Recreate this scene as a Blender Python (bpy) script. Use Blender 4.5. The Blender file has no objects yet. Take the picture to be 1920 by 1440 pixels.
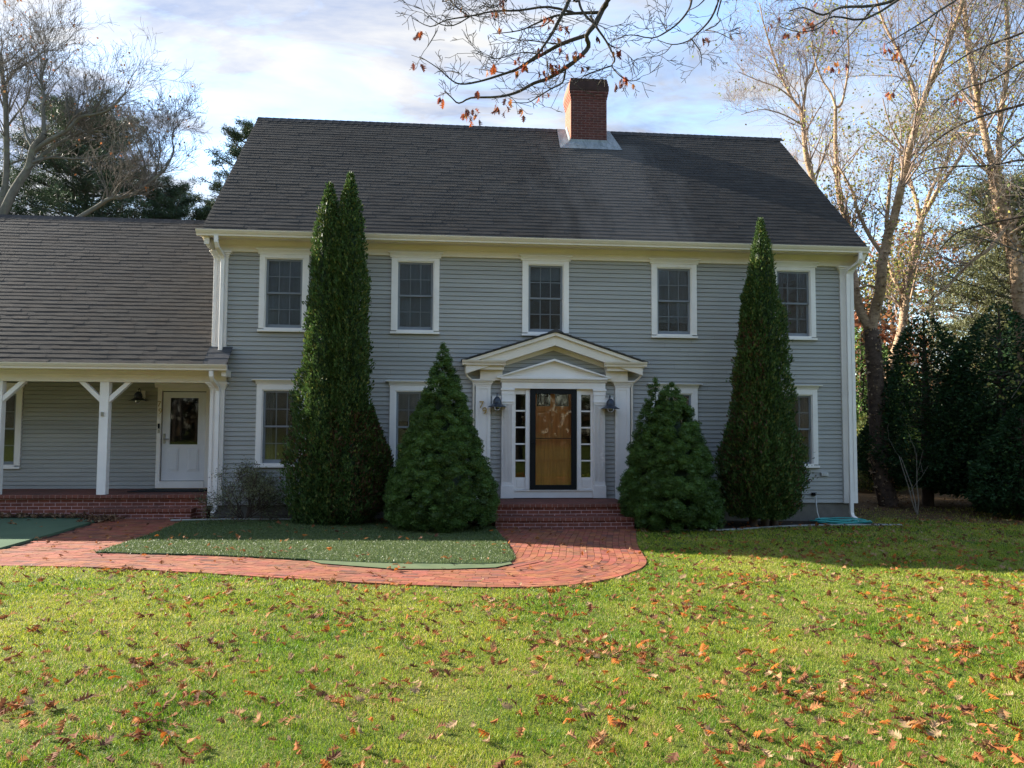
CLX, CLY, CL0, CL1, SUNE, EXPO = 3.1, 1.7, .19, .27, 4.3, 2.18
import bpy, bmesh, math, json
import numpy as np
from mathutils import Vector, Matrix
SC = bpy.context.scene
COL = SC.collection
RNG = np.random.default_rng(11)

# ------------------------------------------------------------------ helpers
def G(x, y):
    """ground height: level at the house, rising gently towards the street"""
    return .10 - .011 * np.clip(x, -8, 9) + .30 * np.maximum(0, (13.5 - y) / 13.5)

class MB:
    """collects vertices, faces and per-vertex colours, then links ONE mesh object"""
    def __init__(s): s.v = []; s.f = []; s.c = []; s.n = 0; s.hascol = False; s.loops = []; s.tot = []
    def add(s, verts, faces, col=None):
        verts = np.asarray(verts, dtype=np.float32).reshape(-1, 3)
        if isinstance(faces, np.ndarray):
            fl = faces.astype(np.int64) + s.n
            s.loops.append(fl.ravel()); s.tot.append(np.full(len(fl), fl.shape[1]))
        else:
            for f in faces:
                s.loops.append(np.array(f, dtype=np.int64) + s.n)
            s.tot.append(np.array([len(f) for f in faces]))
        s.v.append(verts); m = len(verts)
        if col is None: c = np.ones((m, 3), dtype=np.float32)
        else:
            s.hascol = True
            c = np.broadcast_to(np.asarray(col, dtype=np.float32), (m, 3))
        s.c.append(c); s.n += m
    def box(s, x0, x1, y0, y1, z0, z1, col=None):
        v = [(x0,y0,z0),(x1,y0,z0),(x1,y1,z0),(x0,y1,z0),(x0,y0,z1),(x1,y0,z1),(x1,y1,z1),(x0,y1,z1)]
        f = np.array([(0,3,2,1),(4,5,6,7),(0,1,5,4),(1,2,6,5),(2,3,7,6),(3,0,4,7)])
        s.add(v, f, col)
    def prism(s, poly, axis, a, b, col=None):
        """extrude a 2D polygon along axis ('x','y','z') from a to b"""
        n = len(poly); v = []
        for t in (a, b):
            for p, q in poly:
                v.append((t,p,q) if axis == 'x' else (p,t,q) if axis == 'y' else (p,q,t))
        f = [tuple(range(n))[::-1], tuple(range(n, 2*n))] + [(i,(i+1)%n,(i+1)%n+n,i+n) for i in range(n)]
        s.add(v, f, col)
    def tube(s, P, R, k=6, col=None, cap=True):
        P = np.asarray(P, dtype=np.float64); n = len(P); R = np.broadcast_to(np.asarray(R, dtype=np.float64), (n,))
        T = np.gradient(P, axis=0); T /= np.linalg.norm(T, axis=1)[:, None] + 1e-9
        ref = np.array([0,0,1.]) if abs(T[:,2]).mean() < .8 else np.array([1.,0,0])
        A = np.cross(T, ref); A /= np.linalg.norm(A, axis=1)[:, None] + 1e-9
        B = np.cross(T, A)
        th = np.arange(k) * 2*math.pi/k
        V = P[:,None,:] + R[:,None,None]*(np.cos(th)[None,:,None]*A[:,None,:] + np.sin(th)[None,:,None]*B[:,None,:])
        i = np.arange(n-1)[:,None]*k; j = np.arange(k)[None,:]; jn = (j+1) % k
        F = np.stack([i+j, i+jn, i+k+jn, i+k+j], -1).reshape(-1,4)
        s.add(V.reshape(-1,3), F, col)
        if cap and k > 3:
            s.add(V[0], [tuple(range(k))], col); s.add(V[-1], [tuple(range(k))[::-1]], col)
    def lathe(s, cx, cy, prof, k=16, col=None):
        n = len(prof); th = np.arange(k)*2*math.pi/k; V = []
        for r, z in prof:
            V += [(cx + r*math.cos(t), cy + r*math.sin(t), z) for t in th]
        i = np.arange(n-1)[:,None]*k; j = np.arange(k)[None,:]; jn = (j+1) % k
        F = np.stack([i+j, i+jn, i+k+jn, i+k+j], -1).reshape(-1,4)
        s.add(V, F, col)
    def mesh(s, name, mat, smooth=False):
        me = bpy.data.meshes.new(name)
        V = np.concatenate(s.v); L = np.concatenate(s.loops); Tt = np.concatenate(s.tot)
        me.vertices.add(len(V)); me.vertices.foreach_set('co', V.ravel())
        me.loops.add(len(L)); me.loops.foreach_set('vertex_index', L.astype(np.int32))
        st = np.concatenate([[0], np.cumsum(Tt)[:-1]])
        me.polygons.add(len(Tt)); me.polygons.foreach_set('loop_start', st.astype(np.int32)); me.polygons.foreach_set('loop_total', Tt.astype(np.int32))
        if s.hascol:
            a = me.color_attributes.new('Col', 'FLOAT_COLOR', 'POINT')
            C = np.concatenate(s.c); C = np.concatenate([C, np.ones((len(C),1), dtype=np.float32)], 1)
            a.data.foreach_set('color', C.astype(np.float32).ravel())
        me.update(calc_edges=True); me.validate()
        me.polygons.foreach_set('use_smooth', np.full(len(me.polygons), bool(smooth)))
        me.materials.append(mat)
        return me
    def build(s, name, mat, parent=None, smooth=False, bevel=0, **kw):
        o = bpy.data.objects.new(name, s.mesh(name, mat, smooth)); COL.objects.link(o)
        if parent is not None:
            o.parent = parent; bpy_inv(o, parent)
        if bevel:
            m = o.modifiers.new('bevel', 'BEVEL'); m.width = bevel; m.segments = 1; m.limit_method = 'ANGLE'
        tag(o, **kw); return o

def world_of(o):
    m = Matrix.LocRotScale(o.location, o.rotation_euler, o.scale)
    return (world_of(o.parent) @ o.matrix_parent_inverse @ m) if o.parent else m
def bpy_inv(o, parent): o.matrix_parent_inverse = world_of(parent).inverted()

def tag(o, label=None, cat=None, group=None, kind=None):
    if label: o['label'] = label
    if cat: o['category'] = cat
    if group: o['group'] = group
    if kind: o['kind'] = kind
    return o
def empty(name, loc, label=None, cat=None, group=None):
    o = bpy.data.objects.new(name, None); COL.objects.link(o); o.location = loc; o.empty_display_size = .2
    return tag(o, label, cat, group)

# ------------------------------------------------------------------ materials
def new_mat(name):
    m = bpy.data.materials.new(name); m.use_nodes = True; nt = m.node_tree; nt.nodes.clear()
    return m, nt, nt.nodes, nt.links
def nd(N, t, **kw):
    n = N.new(t)
    for k, v in kw.items(): setattr(n, k, v)
    return n
def rgb(c): return (c[0], c[1], c[2], 1)
def noise(N, L, vec, scale, detail=4, rough=.55, dist=0):
    n = N.new('ShaderNodeTexNoise'); n.inputs['Scale'].default_value = scale; n.inputs['Detail'].default_value = detail
    n.inputs['Roughness'].default_value = rough; n.inputs['Distortion'].default_value = dist
    if vec is not None: L.new(vec, n.inputs['Vector'])
    return n.outputs['Fac']
def maprange(N, L, src, a, b, c, d):
    n = N.new('ShaderNodeMapRange'); L.new(src, n.inputs[0])
    for i, v in enumerate((a, b, c, d)): n.inputs[i+1].default_value = v
    return n.outputs[0]
def mul(N, L, a, b):
    n = nd(N, 'ShaderNodeVectorMath', operation='MULTIPLY')
    for i, q in enumerate((a, b)):
        if hasattr(q, 'links'): L.new(q, n.inputs[i])
        else: n.inputs[i].default_value = q[:3]
    return n.outputs[0]
def mixc(N, L, f, a, b):
    n = nd(N, 'ShaderNodeMix', data_type='RGBA')
    for i, q in ((0, f), (6, a), (7, b)):
        if hasattr(q, 'links'): L.new(q, n.inputs[i])
        else: n.inputs[i].default_value = q if i == 0 else rgb(q)
    return n.outputs[2]
def pmat(name, base, var=.12, scale=6, rough=.6, spec=.3, bump=0, bscale=60, attr=False, transl=0, metal=0, stain=None, stretch=(1,1,1)):
    """general surface: base colour (or vertex colour), two octaves of uneven tone, optional bump, translucency and dirt"""
    m, nt, N, L = new_mat(name)
    tc = N.new('ShaderNodeTexCoord'); mp = N.new('ShaderNodeMapping'); mp.inputs['Scale'].default_value = stretch
    L.new(tc.outputs['Object'], mp.inputs[0]); vec = mp.outputs[0]
    if attr:
        at = nd(N, 'ShaderNodeAttribute', attribute_name='Col'); c = at.outputs['Color']
    else:
        r = N.new('ShaderNodeRGB'); r.outputs[0].default_value = rgb(base); c = r.outputs[0]
    if var:
        f = noise(N, L, vec, scale, 5, .6); f = maprange(N, L, f, .25, .75, 1-var, 1+var)
        c = mul(N, L, c, f)
    if stain:
        f = noise(N, L, vec, stain[1], 6, .65, .3); f = maprange(N, L, f, stain[2], stain[2]+.18, 0, stain[3])
        c = mixc(N, L, f, c, stain[0])
    b = N.new('ShaderNodeBsdfPrincipled'); L.new(c, b.inputs['Base Color'])
    b.inputs['Roughness'].default_value = rough; b.inputs['Specular IOR Level'].default_value = spec; b.inputs['Metallic'].default_value = metal
    if bump:
        bn = N.new('ShaderNodeBump'); bn.inputs['Strength'].default_value = bump; bn.inputs['Distance'].default_value = .01
        L.new(noise(N, L, vec, bscale, 5, .6), bn.inputs['Height']); L.new(bn.outputs[0], b.inputs['Normal'])
    out = N.new('ShaderNodeOutputMaterial'); sh = b.outputs[0]
    if transl:
        t = N.new('ShaderNodeBsdfTranslucent'); L.new(c, t.inputs[0]); mx = N.new('ShaderNodeMixShader'); mx.inputs[0].default_value = transl
        L.new(sh, mx.inputs[1]); L.new(t.outputs[0], mx.inputs[2]); sh = mx.outputs[0]
    L.new(sh, out.inputs[0]); return m
def brickmat(name, w, h, mortar=(.46,.33,.30), c1=(.23,.072,.046), c2=(.16,.052,.036), ms=.010, swap='xz', offs=.5, dirt=.5):
    m, nt, N, L = new_mat(name)
    tc = N.new('ShaderNodeTexCoord'); sp = N.new('ShaderNodeSeparateXYZ'); L.new(tc.outputs['Object'], sp.inputs[0])
    cb = N.new('ShaderNodeCombineXYZ'); ix = {'x':0,'y':1,'z':2}
    L.new(sp.outputs[ix[swap[0]]], cb.inputs[0]); L.new(sp.outputs[ix[swap[1]]], cb.inputs[1])
    bt = N.new('ShaderNodeTexBrick'); bt.offset = offs; L.new(cb.outputs[0], bt.inputs['Vector'])
    bt.inputs['Scale'].default_value = 1; bt.inputs['Brick Width'].default_value = w; bt.inputs['Row Height'].default_value = h
    bt.inputs['Mortar Size'].default_value = ms/2; bt.inputs['Mortar Smooth'].default_value = .2
    bt.inputs['Color1'].default_value = rgb(c1); bt.inputs['Color2'].default_value = rgb(c2); bt.inputs['Mortar'].default_value = rgb(mortar)
    f = maprange(N, L, noise(N, L, tc.outputs['Object'], 9, 6, .7), .3, .7, .72, 1.25)
    c = mul(N, L, bt.outputs['Color'], f)
    f2 = maprange(N, L, noise(N, L, tc.outputs['Object'], 1.3, 5, .6), .45, .7, 0, dirt)
    c = mixc(N, L, f2, c, (.09,.055,.045))
    b = N.new('ShaderNodeBsdfPrincipled'); L.new(c, b.inputs['Base Color']); b.inputs['Roughness'].default_value = .85
    b.inputs['Specular IOR Level'].default_value = .2
    bn = N.new('ShaderNodeBump'); bn.inputs['Strength'].default_value = .5; bn.inputs['Distance'].default_value = .006; bn.invert = True
    L.new(bt.outputs['Fac'], bn.inputs['Height']); L.new(bn.outputs[0], b.inputs['Normal'])
    o = N.new('ShaderNodeOutputMaterial'); L.new(b.outputs[0], o.inputs[0]); return m
def glassmat(name, tint=(.5,.55,.6), refl=1.0, wav=.0, rough=.02):
    m, nt, N, L = new_mat(name)
    tr = N.new('ShaderNodeBsdfTransparent'); tr.inputs[0].default_value = rgb(tint)
    gl = N.new('ShaderNodeBsdfGlossy'); gl.inputs['Roughness'].default_value = rough; gl.inputs[0].default_value = (refl, refl, refl, 1)
    fr = N.new('ShaderNodeFresnel'); fr.inputs[0].default_value = 1.52
    if wav:
        tc = N.new('ShaderNodeTexCoord'); bn = N.new('ShaderNodeBump'); bn.inputs['Strength'].default_value = wav; bn.inputs['Distance'].default_value = .05
        L.new(noise(N, L, tc.outputs['Object'], 2.5, 2), bn.inputs['Height']); L.new(bn.outputs[0], gl.inputs['Normal'])
    ad = nd(N, 'ShaderNodeMath', operation='MULTIPLY_ADD'); L.new(fr.outputs[0], ad.inputs[0]); ad.inputs[1].default_value = 1.3; ad.inputs[2].default_value = .02
    mx = N.new('ShaderNodeMixShader'); L.new(ad.outputs[0], mx.inputs[0]); L.new(tr.outputs[0], mx.inputs[1]); L.new(gl.outputs[0], mx.inputs[2])
    o = N.new('ShaderNodeOutputMaterial'); L.new(mx.outputs[0], o.inputs[0]); return m

M = {}
M['trim'] = pmat('white_painted_trim', (.82,.765,.71), .06, 2.5, .5, .35, stain=((.45,.42,.36), 1.4, .62, .35))
M['cream'] = pmat('cream_painted_trim', (.76,.68,.57), .06, 2.5, .5, .35, stain=((.42,.38,.30), 1.2, .6, .3))
M['siding'] = pmat('grey_painted_clapboard', (1,1,1), .11, 1.3, .62, .25, bump=.12, bscale=40, attr=True, stretch=(.4,1,3))
M['sash'] = pmat('grey_window_sash', (.20,.215,.235), .08, 8, .5, .3)
M['muntin'] = pmat('grey_muntin', (.15,.165,.18), .08, 8, .5, .3)
M['glass'] = glassmat('window_glass', (.74,.78,.82), .9, rough=.10)
M['storm_glass'] = glassmat('storm_door_glass', (.97,.97,.97), .32)
M['glass_clear'] = glassmat('door_glass', (.55,.58,.6), .5, rough=.03)
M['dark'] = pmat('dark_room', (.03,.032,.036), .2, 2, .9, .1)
M['blind'] = pmat('window_shade_fabric', (.27,.29,.31), .15, 3, .9, .1, stretch=(6,1,.5))
M['curtain'] = pmat('sheer_curtain', (.22,.22,.23), .25, 9, .9, .1, stretch=(5,1,.3))
M['concrete'] = pmat('stained_concrete', (.17,.155,.13), .2, 2.2, .9, .2, bump=.3, bscale=50, stain=((.07,.06,.045), 1.1, .5, .7))
M['brickwall'] = brickmat('running_bond_brick', .209, .0677, (.55,.36,.34))
M['brickwall_side'] = brickmat('running_bond_brick_side', .209, .0677, (.50,.34,.32), swap='yz')
M['rowlock'] = brickmat('rowlock_brick', .107, .9, (.34,.23,.19), (.21,.070,.045), (.16,.055,.038), .010, 'xz', 0, .6)
M['paver'] = brickmat('flat_laid_brick', .209, .105, (.20,.12,.10), (.20,.07,.05), (.15,.055,.042), .008, 'xy', .5, .7)
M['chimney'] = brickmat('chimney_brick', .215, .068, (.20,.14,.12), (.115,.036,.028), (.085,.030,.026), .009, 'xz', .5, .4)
M['chimney_sunlit'] = brickmat('chimney_brick_sunlit', .215, .068, (.42,.24,.17), (.36,.12,.07), (.30,.10,.06), .009, 'yz', .5, .1)  # sunlight painted into the flank: brighter, more orange copy of the front brick
M['lead'] = pmat('weathered_lead', (.22,.24,.245), .25, 5, .55, .4, stain=((.10,.12,.11), 6, .5, .8), stretch=(2.5,1,.6))
M['black'] = pmat('black_painted_metal', (.008,.009,.010), .1, 8, .55, .2)
M['navy'] = pmat('navy_enamel_metal', (.022,.03,.045), .1, 8, .35, .5)
M['gold'] = pmat('brass', (.40,.27,.10), .1, 8, .35, .5, metal=.6)
M['nickel'] = pmat('brushed_nickel', (.35,.34,.32), .1, 8, .35, .5, metal=.8)
M['whitedoor'] = pmat('white_painted_door', (.72,.71,.73), .04, 3, .45, .4)
M['wood'] = pmat('golden_oak_door', (.66,.265,.075), .3, 3, .45, .4, stretch=(9,1,.7))
M['mat'] = pmat('black_rubber', (.02,.02,.02), .2, 20, .9, .2)
M['hose'] = pmat('teal_vinyl', (.03,.30,.27), .1, 8, .4, .5)
M['whitepvc'] = pmat('white_pvc', (.55,.54,.52), .08, 6, .45, .4)
M['stone'] = pmat('pale_stone', (.30,.29,.26), .3, 5, .9, .2, bump=.3)

def roofmat():
    m, nt, N, L = new_mat('asphalt_shingles')
    at = nd(N, 'ShaderNodeAttribute', attribute_name='Col'); tc = N.new('ShaderNodeTexCoord'); v = tc.outputs['Object']
    c = mul(N, L, at.outputs['Color'], maprange(N, L, noise(N, L, v, 220, 2, .7), .3, .7, .55, 1.55))
    c = mul(N, L, c, maprange(N, L, noise(N, L, v, .35, 4, .6), .3, .7, .78, 1.22))
    # paler strip rinsed clean by run-off from the lead flashing below the chimney
    sp = N.new('ShaderNodeSeparateXYZ'); L.new(v, sp.inputs[0])
    n1 = nd(N, 'ShaderNodeMath', operation='SUBTRACT'); L.new(sp.outputs[0], n1.inputs[0]); n1.inputs[1].default_value = 4.0
    n2 = nd(N, 'ShaderNodeMath', operation='ABSOLUTE'); L.new(n1.outputs[0], n2.inputs[0])
    mp = N.new('ShaderNodeMapping'); mp.inputs['Scale'].default_value = (1.6,.3,.3); L.new(v, mp.inputs[0])
    nn = maprange(N, L, noise(N, L, mp.outputs[0], 1.5, 5, .6), .3, .7, -.7, .7)
    n3 = nd(N, 'ShaderNodeMath', operation='ADD'); L.new(n2.outputs[0], n3.inputs[0]); L.new(nn, n3.inputs[1])
    f = maprange(N, L, n3.outputs[0], .5, 1.7, .5, 0)
    gate = maprange(N, L, sp.outputs[2], 9.4, 9.45, 1, 0)
    g2 = maprange(N, L, sp.outputs[0], -4.5, -4.4, 0, 1)
    a = nd(N, 'ShaderNodeMath', operation='MULTIPLY'); L.new(f, a.inputs[0]); L.new(gate, a.inputs[1])
    a2 = nd(N, 'ShaderNodeMath', operation='MULTIPLY'); L.new(a.outputs[0], a2.inputs[0]); L.new(g2, a2.inputs[1])
    c = mixc(N, L, a2.outputs[0], c, (.10,.092,.083))
    b = N.new('ShaderNodeBsdfPrincipled'); L.new(c, b.inputs['Base Color']); b.inputs['Roughness'].default_value = .85; b.inputs['Specular IOR Level'].default_value = .25
    bn = N.new('ShaderNodeBump'); bn.inputs['Strength'].default_value = .5; bn.inputs['Distance'].default_value = .006
    L.new(noise(N, L, v, 110, 3, .7), bn.inputs['Height']); L.new(bn.outputs[0], b.inputs['Normal'])
    o = N.new('ShaderNodeOutputMaterial'); L.new(b.outputs[0], o.inputs[0]); return m
M['roof'] = roofmat()

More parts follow.
